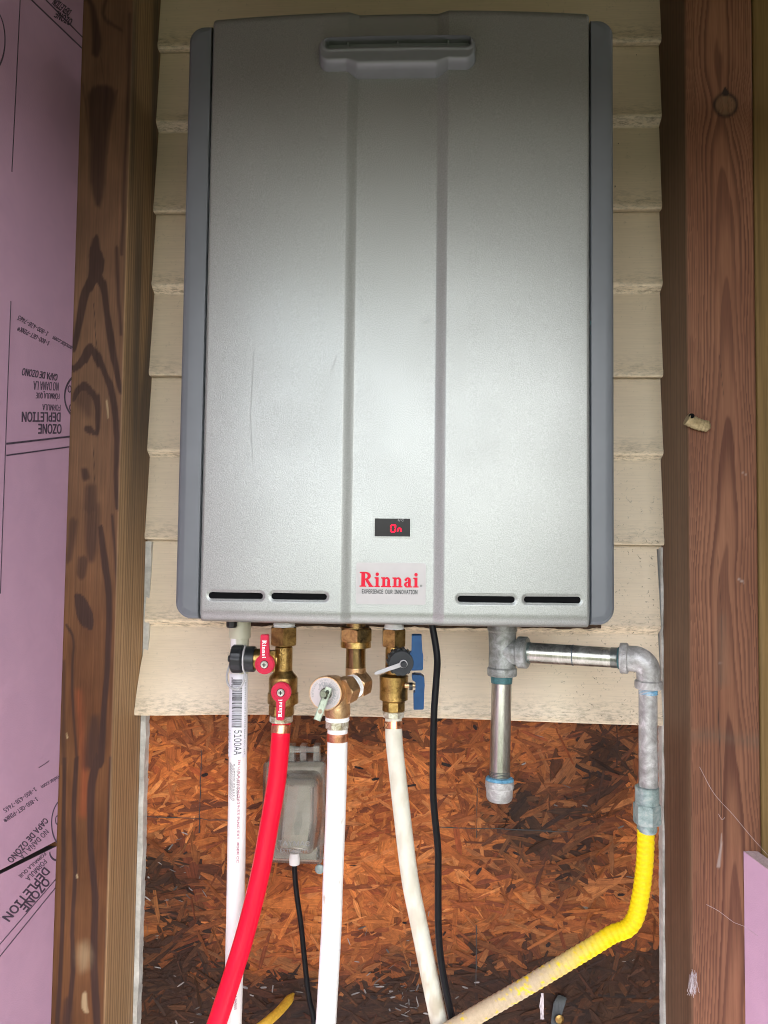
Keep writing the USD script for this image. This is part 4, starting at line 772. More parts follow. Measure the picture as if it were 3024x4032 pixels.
obj('valve_body', cat_([vl(YD, uA(1325), [(vA(760), 60), (vA(790), 92), (vA(830), 104), (vA(900), 106), (vA(1000), 104), (vA(1040), 100), (vA(1060), 104), (vA(1130), 104), (vA(1160), 98), (vA(1170), 90)]),
    lathe([(150*k1, -.012), (162*k1, .004), (170*k1, .010), (176*k1, .022), (176*k1, .0262), (172*k1, .027)], at(uA(1262), vA(880), YD-.0), (-.16, -1, .05), 48)]), 'bronze', t_r, 30)
pa = np.array([-.16, -1, .05]); pa /= np.linalg.norm(pa); pc = at(uA(1262), vA(880), YD)+pa*.027
pl = obj('label_plate', lathe([(161*k1, 0), (161*k1, .0006)], pc, pa, 48), 'plate_metal', t_r, False)
px = np.cross(pa, [0, 0, 1]); px /= -np.linalg.norm(px); px = -px if px[0] < 0 else px; pz = np.cross(px, pa); pz = -pz if pz[2] < 0 else pz
def arc_text(s, R_, h, a0, a1, inward):
    for ch, a in zip(s, np.linspace(a0, a1, len(s))):
        if ch == ' ': continue
        m_ = text(ch, h, .0003); m_.vertices[:, 0] -= m_.vertices[:, 0].max()/2
        rad = px*math.cos(a)+pz*math.sin(a); tan = -px*math.sin(a)+pz*math.cos(a)
        e1, e2_ = (-tan, rad) if not inward else (tan, -rad)
        yield lay(m_, pc+pa*.0006+rad*R_*k1, e1, e2_, pa)
W = list(arc_text('MAX HEATER INPUT 200 000 BTU/HR', 118, .0036, -2.0, 2.2, True))+list(arc_text('THERMAL RELIEF VALVE PRESSURE', 146, .0022, -.9, 3.4, True))+list(arc_text('EACH ACME 3/4', 88, .0026, .4, 2.6, True))
obj('lettering', cat_(W), 'print_grey', pl, False)
obj('lever_pivot', lathe([(62*k1, 0), (62*k1, .003), (50*k1, .005)], pc+pa*.0006+px*10*k1, pa), 'steel', t_r)
la, lb = np.array(RA(1232, 850)), np.array(RA(1100, 1205)); YL = YD-.036
A, B = at(*la, YL), at(*lb, YL-.012); dl = (B-A)/np.linalg.norm(B-A); wl = np.cross(dl, [0, -1, 0]); wl /= np.linalg.norm(wl); nl = np.cross(wl, dl); nl = -nl if nl[1] > 0 else nl
LL = np.linalg.norm(B-A); hw_ = 36*k1; pol = sbox(0, -hw_, LL, hw_).difference(LineString([(LL*.14, 0), (LL*.30, 0)]).buffer(hw_*.55, 8)).difference(Point(LL*.74, 0).buffer(hw_*.62, 12))
lev = cat_([lay(ex(pol, .0012), A, dl, wl, nl), lay(ex(sbox(0, hw_-.0010, LL, hw_), .005), A-nl*.0038, dl, wl, nl), lay(ex(sbox(0, -hw_, LL, -hw_+.0010), .005), A-nl*.0038, dl, wl, nl)])
obj('test_lever', lev, 'steel', t_r, False)
obj('lever_rivet', lathe([(.002, -.012), (.002, .014), (.0032, .0145), (.003, .016)], at(uA(1215), vA(905), YL), pa, 16), 'steel', t_r)
obj('tape_collar', vl(YD, uA(1322), [(vA(1160), 92), (vA(1170), 96), (vA(1182), 93), (vA(1195), 97), (vA(1210), 94)]), 'thread_tape', t_r)
obj('adapter_nut', vhex(YD, uA(1322), vA(1205), vA(1292), 266*kA, PI/8, 8), 'nickel_brass', t_r, 20)
wp = [RA(1325, 1285), RA(1323, 1400), RE(1523, 560), RE(1512, 900), RE(1494, 1350), RE(1484, 1659), RG(1083, 1012), RG(1070, 1250)]
Pd = spline([at(u, v, YD) for u, v in wp], .0035); r = 222*kA*.5*.985*mpp(Pd[0]); md, _, _ = sweep(Pd, r, 40); qd = md.vertices; nd = fbm(qd*np.array([170, 170, 60]), 4, 83)
td = mixc(np.array((.80, .785, .77)), np.array((.45, .36, .27)), sstep(.70, .80, nd)*.8); P = Pd
t = thing('discharge_pipe', 'clean white tube hanging from the relief valve', 'water pipe', Pd[-1]); obj('tube', md, 'hose_white', t, True, tone=td)
ring(t, 'crimp_ring', P, r, L(1285, 1340), L(1285, 1425), 'copper')
# ---- cold water valve
uC = lambda x: RC(x, 0)[0]; vC = lambda y: RC(0, y)[1]; kC = .2486
t_c = thing('cold_water_valve', 'brass service valve with two blue lever handles and grey round cap', 'valve', at(uC(600), vC(1700), YP))
obj('tape_collar', vl(YP, uC(610), [(vC(180), 74), (vC(262), 78), (vC(285), 80), (vC(300), 76), (vC(315), 78)]), 'thread_tape', t_c)
obj('hex_nut', vhex(YP, uC(605), vC(308), vC(582), 410*kC, PI/6+.1), 'brass_rough', t_c, 20)
obj('valve_body', vl(YP, uC(608), [(vC(575), 64), (vC(600), 66), (vC(625), 70), (vC(1010), 70), (vC(1035), 104), (vC(1050), 116), (vC(1280), 112), (vC(1290), 112), (vC(1330), 112), (vC(1420), 113), (vC(1435), 98), (vC(1445), 94)]), 'brass_rough', t_c)
obj('body_hex', vhex(YP, uC(604), vC(1438), vC(1602), 386*kC, PI/8, 8), 'brass_rough', t_c, 20)
obj('adapter_nut', vhex(YP, uC(602), vC(1606), vC(1702), 366*kC, PI/8, 8), 'nickel_brass', t_c, 20)
cc = at(uC(725), vC(852), YP-.04); kc = mpp(cc)*kC; da = np.array([.12, -1, -.06]); da /= np.linalg.norm(da)
obj('drain_outlet', lathe([(150*kc, -.040), (150*kc, -.014)], cc, da), 'brass_rough', t_c)
cp = lathe([(185*kc, -.020), (200*kc, -.018), (200*kc, -.004), (196*kc, 0), (188*kc, .0012)], cc, da, 64)
cap = obj('drain_cap', cp, 'grey_plastic', t_c, 30)
for k_ in range(14):
    a_ = k_*2*PI/14; x_, y_, _ = axis_frame(da); p_ = cc+(x_*math.cos(a_)+y_*math.sin(a_))*200*kc; m_ = trimesh.creation.box([.003, .003, .013]); T = np.eye(4); T[:3, 0] = x_*math.cos(a_)+y_*math.sin(a_); T[:3, 2] = da; T[:3, 1] = np.cross(da, T[:3, 0]); T[:3, 3] = p_-da*.011; m_.apply_transform(T); obj('grip_rib', m_, 'black_plastic', cap, False)
obj('cap_knob', lathe([(34*kc, 0), (34*kc, .003), (50*kc, .003), (50*kc, .0065), (42*kc, .0075)], cc+da*.001+np.array([.002, 0, 0]), da, 24), 'grey_plastic', cap)
kn = cc+da*.0025+np.array([.002, 0, 0])
sA, sB = kn, at(*RC(300, 1015), YP-.045)
dS = (sB-sA)/np.linalg.norm(sB-sA); pS = np.cross(dS, da); pS /= np.linalg.norm(pS); LS = np.linalg.norm(sB-sA)
sp = unary_union([Point(0, 0).buffer(64*kc, 20), Polygon([(0, 34*kc), (LS*.9, 30*kc), (LS, 12*kc), (LS, -14*kc), (LS*.9, -26*kc), (0, -34*kc)])]).difference(Point(0, 0).buffer(36*kc, 20))
obj('tether', lay(ex(sp, .0010), sA, dS, pS, da), 'tether_clear', t_c, False)
def side_handle(pts, Y, par, hy=.017):
    q = [at(*RC(*p), Y) for p in pts]; po = Polygon([(a[0], a[2]) for a in q]).buffer(-.0012).buffer(.0012, 5)
    m_ = m3.Manifold.extrude(m3.CrossSection([list(po.exterior.coords)[:-1][::(1 if po.exterior.is_ccw else -1)]]), hy); m_ = man(m_); m_.vertices = np.stack([m_.vertices[:, 0], Y+hy/2-m_.vertices[:, 2], m_.vertices[:, 1]], 1)
    obj('lever_handle', m_, 'handle_blue', par, 20)
side_handle([(890, 398), (1045, 398), (1055, 640), (1070, 720), (1068, 925), (1050, 945), (930, 950), (870, 950), (862, 670), (885, 660)], YP-.03, t_c)
side_handle([(890, 1030), (920, 1012), (1030, 1020), (1085, 1060), (1095, 1180), (1085, 1290), (1080, 1550), (1060, 1562), (918, 1565), (914, 1300), (945, 1290), (948, 1130), (900, 1100)], YP-.012, t_c)
xc = lambda x: at(uC(x), vC(1200), YP-.012)[0]; zc_ = at(uC(800), vC(1200), YP-.012)[2]
obj('valve_stem', lathe([(46*kc, xc(780)), (46*kc, xc(860)), (34*kc, xc(865)), (34*kc, xc(945))], (0, YP-.012, zc_), (1, 0, 0)), 'bronze', t_c)
obj('stem_packing', lathe([(62*kc, xc(850)), (62*kc, xc(905))], (0, YP-.012, zc_-.001), (1, 0, 0)), 'black_plastic', t_c)
wp = [RC(600, 1690), RC(603, 1850), RC(622, 2200), RG(1512, 0), RG(1545, 250), RG(1596, 500), RG(1650, 770), RG(1700, 1012), RG(1750, 1250)]
Pc = spline([at(u, v, YP-.002*k_) for k_, (u, v) in enumerate(wp)], .005); rc = 272*kC*.5*.985*mpp(Pc[0])
t = thing('cold_water_pipe', 'dusty white tube bending to the right below the blue-handled valve', 'water pipe', Pc[-1])
m_, s_, th_ = sweep(Pc, rc, 32); q = m_.vertices; n_ = fbm(q*np.array([140, 140, 45]), 4, 81); low = sstep(.0, .35, Z0-.12-q[:, 2])
obj('tube', m_, 'hose_white', t, True, tone=mixc((.66, .63, .53), (.36, .28, .17), np.clip(sstep(.42, .66, n_)*(.25+.75*low), 0, .8)))
cr_ = ring(t, 'crimp_ring', Pc, rc, abs(at(1550, vC(1765), YP)[2]-at(1550, vC(1690), YP)[2]), abs(at(1550, vC(1878), YP)[2]-at(1550, vC(1690), YP)[2]), 'copper')
m_ = text('PEX', .0055, .0004); m_.vertices[:, 0] *= -1; m_ = lay(m_, np.array([at(uC(655), vC(1845), YP)[0], YP-rc*1.085, at(uC(655), vC(1845), YP)[2]]), (1, 0, 0), (0, 0, 1), (0, -1, 0)); obj('stamped_lettering', m_, 'copper', cr_, False)
# ---- condensate drain pipe with its label
YV = -.105; up_ = [RA(262, 60), RA(258, 400), RA(240, 1590), RE(785, 1659), RG(574, 1012), RG(566, 1250)]
Pv = np.array([at(u, v, YV) for u, v in up_]); Pv = spline(Pv, .01); kv = mpp(Pv[0])*kA; rv = 97*kv
t_p = thing('drain_pipe', 'white plastic drain pipe with a barcode label, farthest left under the heater', 'drain pipe', Pv[-1])
m_, _, _ = sweep(Pv, rv, 32); obj('tube', m_, 'pvc_white', t_p, True)
obj('coupling', vl(YV, uA(263), [(vA(60), 80), (vA(115), 86), (vA(300), 87), (vA(308), 84)]), 'pvc_cream', t_p)
obj('fitting_end', vl(YV, uA(259), [(vA(305), 72), (vA(690), 71)]), 'pvc_cream', t_p)
cb = at(*RA(172, 140), YV-.02); obj('drain_plug', lathe([(50*kv, -.006), (58*kv, -.004), (58*kv, .006), (50*kv, .007)], cb, (0, 0, 1), 14), 'black_plastic', t_p, 20)
dv = np.r_[0, np.cumsum(np.linalg.norm(np.diff(Pv, axis=0), axis=1))]
def on_pipe(zz): return np.stack([np.interp(-zz, -Pv[:, 2], Pv[:, 0]), np.full(np.shape(zz), YV)], -1)
def wrap_pipe(m, z_top, th0, down=True, lift=.0004):
    """flat lettering (x along, y up) wrapped on the pipe; th0 angle of its base line, 0 facing the viewer, + to the right"""
    m = m.subdivide_to_size(.004) if len(m.faces) < 3000 else m; v = np.asarray(m.vertices); z = z_top-v[:, 0] if down else z_top+v[:, 0]; th = th0+(v[:, 1] if down else -v[:, 1])/rv
    c = on_pipe(z); R_ = rv+lift+v[:, 2]
    return trimesh.Trimesh(np.stack([c[:, 0]+R_*np.sin(th), c[:, 1]-R_*np.cos(th), z], 1), m.faces, process=False)
zA = lambda y: at(uA(240), vA(y), YV)[2]; zE = lambda y: at(*RE(790, y), YV)[2]
patch = lambda L_, W_: ex(sbox(0, 0, L_, W_), .0003)
lab = obj('paper_label', wrap_pipe(patch(zA(690)-zA(1590), rv*2.6).subdivide_to_size(.004), zA(690), -1.45), 'label_paper', t_p, True)
TH = lambda x, x0=240, : math.asin(max(-1, min(1, (x-x0)/97)))
bars = []; y = 745
while y < 1262:
    w_ = random.choice([3, 3, 5, 7, 9]); bars.append(ex(sbox(zA(745)-zA(y), 0, zA(745)-zA(y+w_), rv*1.05), .0002)); y += w_+random.choice([3, 4, 6, 8])
obj('barcode', wrap_pipe(cat_(bars), zA(745), TH(200, 247), lift=.0009), 'print_black', lab, False)
def ptext(s, z0_, z1_, th0, h, matn, par, down=True):
    m_ = text(s, 1, .0002); L_ = m_.vertices[:, 0].max(); m_.vertices[:, 0] *= abs(z0_-z1_)/L_; m_.vertices[:, 1] *= h; obj('lettering', wrap_pipe(m_, z0_, th0, down, .0009), matn, par, False)
ptext('5100AA', zA(1285), zA(1555), TH(222), 72*kv, 'print_black', lab); ptext('PVC 040', zA(725), zA(850), TH(190, 250), 22*kv, 'print_black', lab); ptext('1 EACH', zA(1290), zA(1420), TH(168), 16*kv, 'print_grey', lab); ptext('LBV 0149440 CUBT # 569103 BREAK CD L 13A', zA(755), zA(1560), TH(312), 16*kv, 'print_grey', lab)
ptext('1.0 1 OF 1', zA(1280), zA(1560), TH(155), 10*kv, 'print_grey', lab)
ptext('IN U.S.A.02/04/2619:33 PLNC EXT. #GBR CC', zE(425), zE(1165), TH(810, 787), 22*kv, 'print_magenta', t_p); ptext("04005 1/2\" X 5'.", zE(712), zE(485), .30, 17*kv, 'print_black', t_p, False); ptext('0 11942 00667 5', zE(722), zE(455), -.05, 13*kv, 'print_black', t_p, False)
bars, y = [], 448
while y < 700:
    w_ = random.choice([1.5, 2, 3, 4]); a_, b_ = zE(448)-zE(y), zE(448)-zE(y+w_); bars.append(ex(Polygon([(a_, 0), (b_, 0), (b_+.0045, .0052), (a_+.0045, .0052)]), .0002)); y += w_+random.choice([5, 6, 8, 10])
obj('barcode', wrap_pipe(cat_(bars), zE(448), -.72, lift=.0006), 'print_grey', t_p, False)
ptext('IN U.S.A. 040505', at(*RG(610, 780), YV)[2], at(*RG(610, 905), YV)[2], .35, 22*kv, 'print_magenta', t_p)
# ---- gas pipe
YT, YG = -.092, -.152
uD = lambda x: RD(x, 0)[0]; vD = lambda y: RD(0, y)[1]; kD = .5124
t_g = thing('gas_pipe', 'grey galvanised gas pipe with tee, capped drip leg and elbow', 'gas pipe', at(uD(240), vD(1470), YT))
T0 = at(uD(250), vD(320), YT); kt = mpp(T0)*kD
E0 = at(uD(1372), vD(385), YG); ke = mpp(E0)*kD
hd = E0-T0; hd[2] = E0[2]-T0[2]; hd /= np.linalg.norm(hd)
out = lambda d: d
tee = [vl(YT, uD(249), [(vD(60), 228*kD), (vD(112), 228*kD), (vD(118), 232*kD), (vD(160), 232*kD), (vD(172), 216*kD), (vD(300), 206*kD), (vD(440), 210*kD), (vD(452), 230*kD), (vD(500), 230*kD), (vD(508), 220*kD), (vD(512), 160*kD)], 48),
       lathe([(98*kt, 0), (98*kt, 112*kt), (104*kt, 118*kt), (118*kt, 124*kt), (120*kt, 130*kt), (120*kt, 190*kt), (112*kt, 198*kt), (80*kt, 200*kt)], T0, hd, 48)]
obj('tee', cat_(tee), 'galv_dull', t_g)
def threads(o, d, r, s0, s1, n, matn, name='thread'):
    pr = [];
    for k_ in range(n):
        a_ = s0+(s1-s0)*k_/n; b_ = (s1-s0)/n; pr += [(r*.955, a_), (r*1.01, a_+b_*.4), (r*.955, a_+b_*.8)]
    obj(name, lathe(pr, o, d, 40), matn, t_g, 20)
Hs = T0+hd*190*kt; bl_ = np.linalg.norm(E0-T0); eb = bl_-205*ke
m_ = lathe([(77*kt, 180*kt), (77*ke, bl_-180*ke)], T0, hd, 40); obj('nipple', m_, 'galv_bright', t_g)
threads(T0, hd, 78*kt, 198*kt, 222*kt, 4, 'sealant_teal'); threads(T0, hd, 80.5*ke, eb-72*ke, eb-18*ke, 7, 'thread_dark'); obj('pipe_sealant', lathe([(80*ke, eb-20*ke), (86*ke, eb-12*ke), (82*ke, eb+4*ke)], T0, hd), 'sealant_teal', t_g)
# marks rolled into the pipe
obj('scribe_mark', lathe([(77.4*kt, 0), (77.6*kt, .0006), (77.4*kt, .0012)], T0+hd*(bl_*.50), hd, 40, caps=False), 'thread_dark', t_g)
# elbow
dn = np.array([0, 0, -1.]); R_b = 105*ke; c1 = E0-hd*R_b*1.0; c2 = E0+dn*R_b*1.15
arcp = [E0-hd*150*ke, E0-hd*R_b]+[E0-hd*R_b*(1-math.sin(a))**1+dn*R_b*(1-math.cos(a)) for a in np.linspace(.15, PI/2-.1, 8)]+[E0+dn*R_b, E0+dn*170*ke]
arcp = [E0-hd*R_b*q for q in (1.5, 1.2, 1.0)]
arcp = [E0-hd*180*ke, E0-hd*R_b]+[E0-hd*R_b+dn*R_b+hd*R_b*math.sin(a)-dn*R_b*math.cos(a) for a in np.linspace(.12, PI/2-.12, 9)]+[E0+dn*R_b, E0+dn*175*ke]
m_, _, _ = sweep(np.array(arcp), np.r_[98*ke, 98*ke, np.linspace(100, 92, 9)*ke, 90*ke, 88*ke], 40)
obj('elbow', cat_([m_, lathe([(100*ke, -210*ke), (115*ke, -207*ke), (118*ke, -200*ke), (118*ke, -155*ke), (108*ke, -148*ke), (96*ke, -146*ke)], E0, hd, 48), lathe([(90*ke, 155*ke), (98*ke, 160*ke), (103*ke, 166*ke), (103*ke, 212*ke), (97*ke, 220*ke), (70*ke, 221*ke)], E0, dn, 48)]), 'galv_worn', t_g)
vv_ = np.cross(hd, [0, 0, 1]); vv_ /= np.linalg.norm(vv_); vv_ = -vv_ if vv_[1] > 0 else vv_
m_ = text('CHINA', 32*ke, .0008); m_.vertices[:, 0] -= m_.vertices[:, 0].max()/2; obj('raised_lettering', lay(m_, E0-hd*162*ke+vv_*117*ke, (0, 0, 1), -hd, vv_), 'galv_worn', t_g, False)
m_ = text('3/4', 36*ke, .0010); m_.vertices[:, 0] -= m_.vertices[:, 0].max()/2; obj('raised_lettering', lay(m_, E0-hd*102*ke+vv_*96*ke, (0, 0, 1), -hd, vv_), 'galv_worn', t_g, False)
m_ = text('1/2', 34*ke, .0010); m_.vertices[:, 0] -= m_.vertices[:, 0].max()/2; obj('raised_lettering', lay(m_, E0+dn*128*ke+hd*4*ke+vv_*88*ke, -dn*1, -hd, vv_), 'galv_worn', t_g, False)
# down pipe and couplings
ux = uD(1370)
obj('down_pipe', vl(YG, ux, [(vD(590), 140*kD), (vD(1380), 143*kD)]), 'galv_worn', t_g)
cg = at(ux, vD(620), YG); threads((cg[0], YG, 0), (0, 0, 1), 71*ke, at(ux, vD(650), YG)[2], at(ux, vD(606), YG)[2], 4, 'sealant_blue')
# drip leg
ul0 = at(uD(245), vD(500), YT); ul1 = at(uD(229), vD(1300), YT-.006); dd_ = ul1-ul0; ll = np.linalg.norm(dd_); dd_ /= ll
m_ = lathe([(77*kt, 0), (77*kt, ll)], ul0, dd_, 40); obj('drip_leg', m_, 'galv_bright', t_g)
threads(ul0, dd_, 79*kt, .004, 70*kt, 6, 'thread_dark'); threads(ul0, dd_, 79*kt, ll-58*kt, ll-4*kt, 5, 'thread_dark')
obj('pipe_sealant', lathe([(78*kt, .0), (84*kt, .002), (80*kt, .010)], ul0, dd_), 'sealant_teal', t_g)
obj('pipe_sealant', lathe([(80*kt, ll-14*kt), (100*kt, ll-8*kt), (106*kt, ll+4*kt), (104*kt, ll+20*kt), (80*kt, ll+26*kt)], ul0, dd_), 'sealant_blue', t_g)
obj('pipe_cap', lathe([(100*kt, ll+8*kt), (109*kt, ll+14*kt), (109*kt, ll+62*kt), (102*kt, ll+70*kt), (99*kt, ll+130*kt), (92*kt, ll+152*kt), (76*kt, ll+166*kt), (40*kt, ll+170*kt)], ul0, dd_, 48), 'galv_worn', t_g)
# ---- yellow gas hose
t_y = thing('gas_hose', 'ribbed yellow gas hose, dusty, sweeping down to the left from the gas pipe', 'hose', at(*RF(160, 1580), YG))
u8 = lambda x: R8(x, 0)[0]; v8 = lambda y: R8(0, y)[1]; k8 = .4522
obj('coupling', vl(YG, u8(548), [(v8(1538), 190*k8), (v8(1545), 208*k8), (v8(1570), 204*k8), (v8(1680), 206*k8), (v8(1705), 196*k8)]), 'zinc_patina', t_y)
obj('flare_nut', vhex(YG, u8(548), v8(1688), v8(1862), 240*k8, PI/6+.1), 'zinc_patina', t_y, 20)
obj('collar', vl(YG, u8(547), [(v8(1855), 166*k8), (v8(1885), 170*k8), (v8(1925), 170*k8), (v8(1940), 150*k8)]), 'zinc_patina', t_y)
yp = [RF(1398, 270), RF(1396, 400), RF(1385, 560), RF(1358, 740), RF(1325, 860), RF(1270, 925), RF(1180, 960), RF(1050, 1040), RF(900, 1130), RF(600, 1310), RF(340, 1460), RF(100, 1600), RF(-60, 1700)]
ysY = [YG]*6+[YG-.002*k_ for k_ in range(7)]
Py = spline([at(u, v, y) for (u, v), y in zip(yp, ysY)], .0008); sl_ = np.r_[0, np.cumsum(np.linalg.norm(np.diff(Py, axis=0), axis=1))]
rib = sstep(.36, .24, sl_)*.9+.18
ry = 55*.6028*mpp(Py[0])*.985*(1+.030*rib*np.sin(sl_*2*PI/.0062))
m_, s_, th_ = sweep(Py, ry, 32); q = m_.vertices; n_ = .55*fbm(q*np.array([120, 120, 120]), 4, 91)+.45*fbm(q*260, 3, 95); n_f = fbm(q*420, 3, 93)
toside = np.clip((q[:, 0]-np.interp(s_, sl_, Py[:, 0]))/.011, -1, 1)
dust = np.clip(sstep(.13, .24, s_-.03*toside+.03*(n_-.5))*sstep(.38, .50, n_+.11*sstep(.2, .36, s_)+.22*(n_f-.5)+.02-.10*toside*sstep(.3, .2, s_)), 0, 1)
obj('ribbed_tube', m_, 'hose_yellow', t_y, True, tone=mixc((.78, .56, .004), (.46, .36, .27), dust*.92))
# ---- cords, outlet box
def cord(name, label, pts, ys, w, matn='black_cord', cat='cord', n=16):
    P = spline([at(u, v, y) for (u, v), y in zip(pts, ys)], .004); m, _, _ = sweep(P, w*.5*mpp(P[0]), n); return obj(name, m, matn, smooth=True, label=label, cat=cat)
cord('power_cord', 'long black power cord hanging from the heater, right of the cold water valve', [RC(1205, 120), RC(1215, 260), RC(1262, 520), RC(1295, 800), RC(1280, 1100), RC(1245, 1600), RC(1230, 2200), RF(10, 60), RF(40, 400), RF(42, 560), RF(47, 1000), RF(88, 1300), RF(142, 1546), RF(185, 1720)], [-.15]*4+[-.148]*10, 27)
cord('extension_cord', 'shorter black cord dropping from the clear outlet box behind the tubes', [RE(1214, 1130), RE(1215, 1200), RE(1222, 1330), RE(1240, 1480), RE(1265, 1659), RG(985, 830), RG(1012, 960), RG(1022, 1060)], [-.03, -.03, -.025, -.02]+[-.016]*4, 21)
t_o = thing('outlet_box', 'clear plastic weatherproof outlet cover on the strand board between the tubes', 'outlet cover', at(*RE(1240, 1150), -.03))
def px_poly(R, pts, Y, rnd=.003):
    return Polygon([(p[0], p[2]) for p in (at(*R(*q), Y) for q in pts)]).buffer(-rnd).buffer(rnd, 6)
def hull_layers(layers):
    return man(m3.Manifold.hull_points(np.array([(x, y, z) for po, y in layers for x, z in list(po.exterior.coords)[:-1]])))
b0 = px_poly(RE, [(1010, 430), (1455, 425), (1448, 900), (1428, 1165), (1062, 1150), (1000, 900)], .0, .006)
def shell_of(layers, wall=.0022):
    A_ = m3.Manifold.hull_points(np.array([(x, y, z) for po, y in layers for x, z in list(po.exterior.coords)[:-1]])); B_ = m3.Manifold.hull_points(np.array([(x, y+(wall if k_ else .01), z) for k_, (po, y) in enumerate(layers) for x, z in list(po.buffer(-wall).exterior.coords)[:-1]])); return man(A_-B_)
bk = obj('back_plate', ex(b0.buffer(-.001), .004), 'grey_plastic', t_o, False) if False else None
obj('back_plate', lay(ex(b0.buffer(-.003), .004), (0, YO-.004, 0), (1, 0, 0), (0, 0, 1), (0, -1, 0)), 'pvc_cream', t_o, False)
cv = obj('clear_cover', shell_of([(b0, YO-.004), (b0, -.018), (b0.buffer(-.006), -.026)]), 'clear_cover', t_o, 25)
dr = px_poly(RE, [(1130, 585), (1360, 585), (1382, 640), (1378, 900), (1345, 1135), (1085, 1110), (1110, 800)], -.05, .006)
obj('cover_door', shell_of([(dr.buffer(.004), -.0262), (dr, -.048), (dr.buffer(-.006), -.056)]), 'clear_cover', cv, 25)
obj('hinge', lathe([(.0042, at(*RE(1185, 375), -.01)[0]), (.0042, at(*RE(1390, 375), -.01)[0])], (0, -.008, at(*RE(1290, 375), -.01)[2]), (1, 0, 0), 16), 'clear_cover', cv)
for x_ in (1195, 1280, 1378): c = at(*RE(x_, 395), -.012); obj('hinge_tab', bx(c[0]-.004, c[0]+.004, -.016, .0, c[2]-.010, c[2]+.010), 'clear_cover', cv, False)
rc_ = px_poly(RE, [(1120, 690), (1330, 690), (1325, 1010), (1110, 1000)], .0); obj('receptacle', lay(ex(rc_, .006), (0, YO-.010, 0), (1, 0, 0), (0, 0, 1), (0, -1, 0)), 'receptacle', t_o, False)
pp = px_poly(RE, [(1230, 790), (1290, 790), (1300, 900), (1270, 1000), (1200, 1005), (1195, 900)], -.02); obj('plug', hull_layers([(pp, .006), (pp, -.012), (pp.buffer(-.004), -.026)]), 'black_plastic', t_o, 30)
for s, p_, q_, h_ in (('TAYMAC', (1095, 1062), (1330, 1068), 34), ('EXTRA DUTY', (1110, 1112), (1325, 1122), 24)):
    a_, b_ = at(*RE(*p_), -.054), at(*RE(*q_), -.054); m_ = text(s, h_*.5425*mpp(a_), .0008); m_.vertices[:, 0] *= (b_[0]-a_[0])/m_.vertices[:, 0].max(); obj('raised_lettering', front(m_, (a_[0], -.0555, a_[2])), 'print_grey', cv, False)
c = at(*RE(1216, 1168), -.03); obj('cord_grip', lathe([(.0065, -.006), (.0070, .0), (.0058, .008)], c, (0, 0, 1), 20), 'pvc_white', t_o)
for nm, p_ in (('upper', (1418, 1128)), ('lower', (1398, 1236))):
    c = at(*RE(*p_), YO-.003); obj('wall_screw', lathe([(.0062, 0), (.0062, .002), (.004, .0032)], (c[0], YO-.003, c[2]), (0, -1, 0), 20), 'zinc_patina', label=f'blue-grey screw head in the strand board, {nm} of two beside the outlet cover', cat='screw')
# ---- small things at the bottom
P = spline([at(*q, y) for q, y in zip([RG(905, 848), RG(870, 895), RG(820, 950), RG(745, 1015), RG(640, 1090)], [.017, .0, -.02, -.04, -.05])], .003)
m_, _, _ = sweep(P, np.interp(np.linspace(0, 1, len(P)), [0, .12, 1], [.35, 1, 1])*24*.7233*mpp(P[0]), 16); obj('cable_end', m_, 'cable_yellow', smooth=True, label='short yellow cable curving out of the strand board at the bottom', cat='cable')
po = px_poly(RF, [(848, 1420), (905, 1440), (890, 1480), (850, 1560), (840, 1700), (770, 1700), (790, 1560), (815, 1470)], -.01, .002)
t = thing('metal_strap', 'bent dark strap with a screw near the bottom edge, under the yellow hose', 'strap', at(*RF(838, 1600), 0)); m_ = lay(ex(po, .002), (0, 0, 0), (1, 0, 0), (0, 0, 1), (0, -1, 0)); m_ = m_.subdivide_to_size(.006); zt_ = po.bounds[3]; m_.vertices[:, 1] += .014-.020*sstep(zt_, zt_-.05, m_.vertices[:, 2]); obj('strap_band', m_, 'black_plastic', t, False)
c = at(*RF(838, 1524), -.008); obj('screw', lathe([(.0055, 0), (.0055, .002), (.003, .0035)], (c[0], -.004, c[2]), (0, -1, 0), 18), 'brass_rough', t)
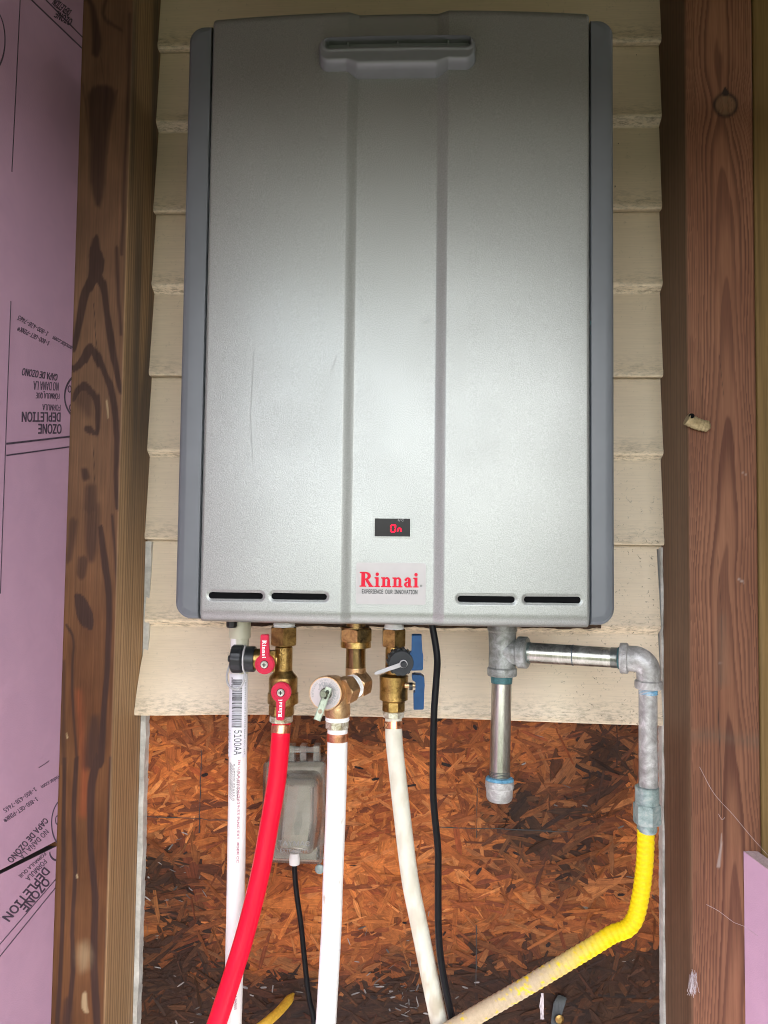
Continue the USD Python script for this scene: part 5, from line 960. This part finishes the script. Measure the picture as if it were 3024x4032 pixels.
# ---- wasp mud tube on the right post
a_, b_ = at(*R7(893, 552), YF-.006), at(*R7(1102, 622), YF-.0055); ss = np.linspace(0, 1, 60); q = a_+(b_-a_)*ss[:, None]; q[:, 2] -= .0015*np.sin(ss*PI); rr_ = (.0074-.0008*ss)*(1+.035*np.sin(ss*46))*np.clip(np.sqrt(np.clip(1-((ss-.85)/.15), 0, 1)), .15, 1)
m_, s_, th_ = sweep(q, rr_, 28); m_.vertices += .0011*(fbm(m_.vertices*160, 3, 5)-.5)[:, None]*np.array([1, 1.5, 1]); t = thing('mud_nest', 'pale mud wasp tube stuck on the right post at mid height', 'wasp nest', a_); obj('mud_tube', m_, 'mud', t, True)
hd_ = (a_-b_)/np.linalg.norm(b_-a_); obj('nest_opening', lathe([(.0034, 0), (.0030, .0005)], a_+np.array([.0035, -.0066, .0026]), (-.25, -.9, .35), 20), 'cavity_black', t, False)
# ---- cobwebs
def web(label, curves, r=.00015):
    ms = []
    for c_ in curves: m_, _, _ = sweep(spline(c_, .006), r, 5); ms.append(m_)
    if len(ms) > 5: obj('cobweb', cat_(ms), 'web', smooth=True, label=label, cat='cobweb', kind='stuff')
    else:
        t = thing('cobweb', label, 'cobweb', curves[0][0])
        for m_ in ms: obj('web_thread', m_, 'web', t, True)
yw = YF-.004
web('long cobweb threads slanting across the lower part of the right post', [[at(*R8(1005, 1370), yw), at(*R8(1130, 1600), yw-.002), at(*R8(1300, 1790), yw-.004), at(*R8(1440, 1960), yw-.006), at(*R8(1600, 2140), yw-.02)], [at(*RH(850, 790), yw), at(*RH(1000, 870), yw-.003), at(*RH(1180, 1005), yw-.004), at(*RH(1290, 1045), yw-.003), at(*RH(1460, 1165), yw-.02)], [at(*R8(1170, 1780), yw), at(*R8(1200, 1830), yw-.001), at(*R8(1225, 1810), yw-.002)]])
cs = []
for k_ in range(26):
    x_ = rng.normal(695, 26); a_ = at(*RH(690+(x_-690)*.7, rng.normal(1610, 18)), yw-.001); m1 = at(*RH(x_+rng.normal(0, 16), rng.uniform(1680, 1780)), yw-rng.uniform(0, .006)); b_ = at(*RH(x_+rng.normal(0, 18), rng.normal(1840, 22)), yw-.001); cs.append([a_, m1, b_])
web('small white cocoon of webbing on the corner of the right post near the bottom', cs, .0002)
cs = []
for k_ in range(10):
    x_ = rng.normal(722, 3); cs.append([at(*RF(x_, 1345), YG-.0), at(*RF(x_+rng.normal(0, 6), 1430), YG), at(*RF(x_+rng.normal(0, 4), 1515), YG)])
web('dusty web strand hanging below the yellow hose', cs, .0003)
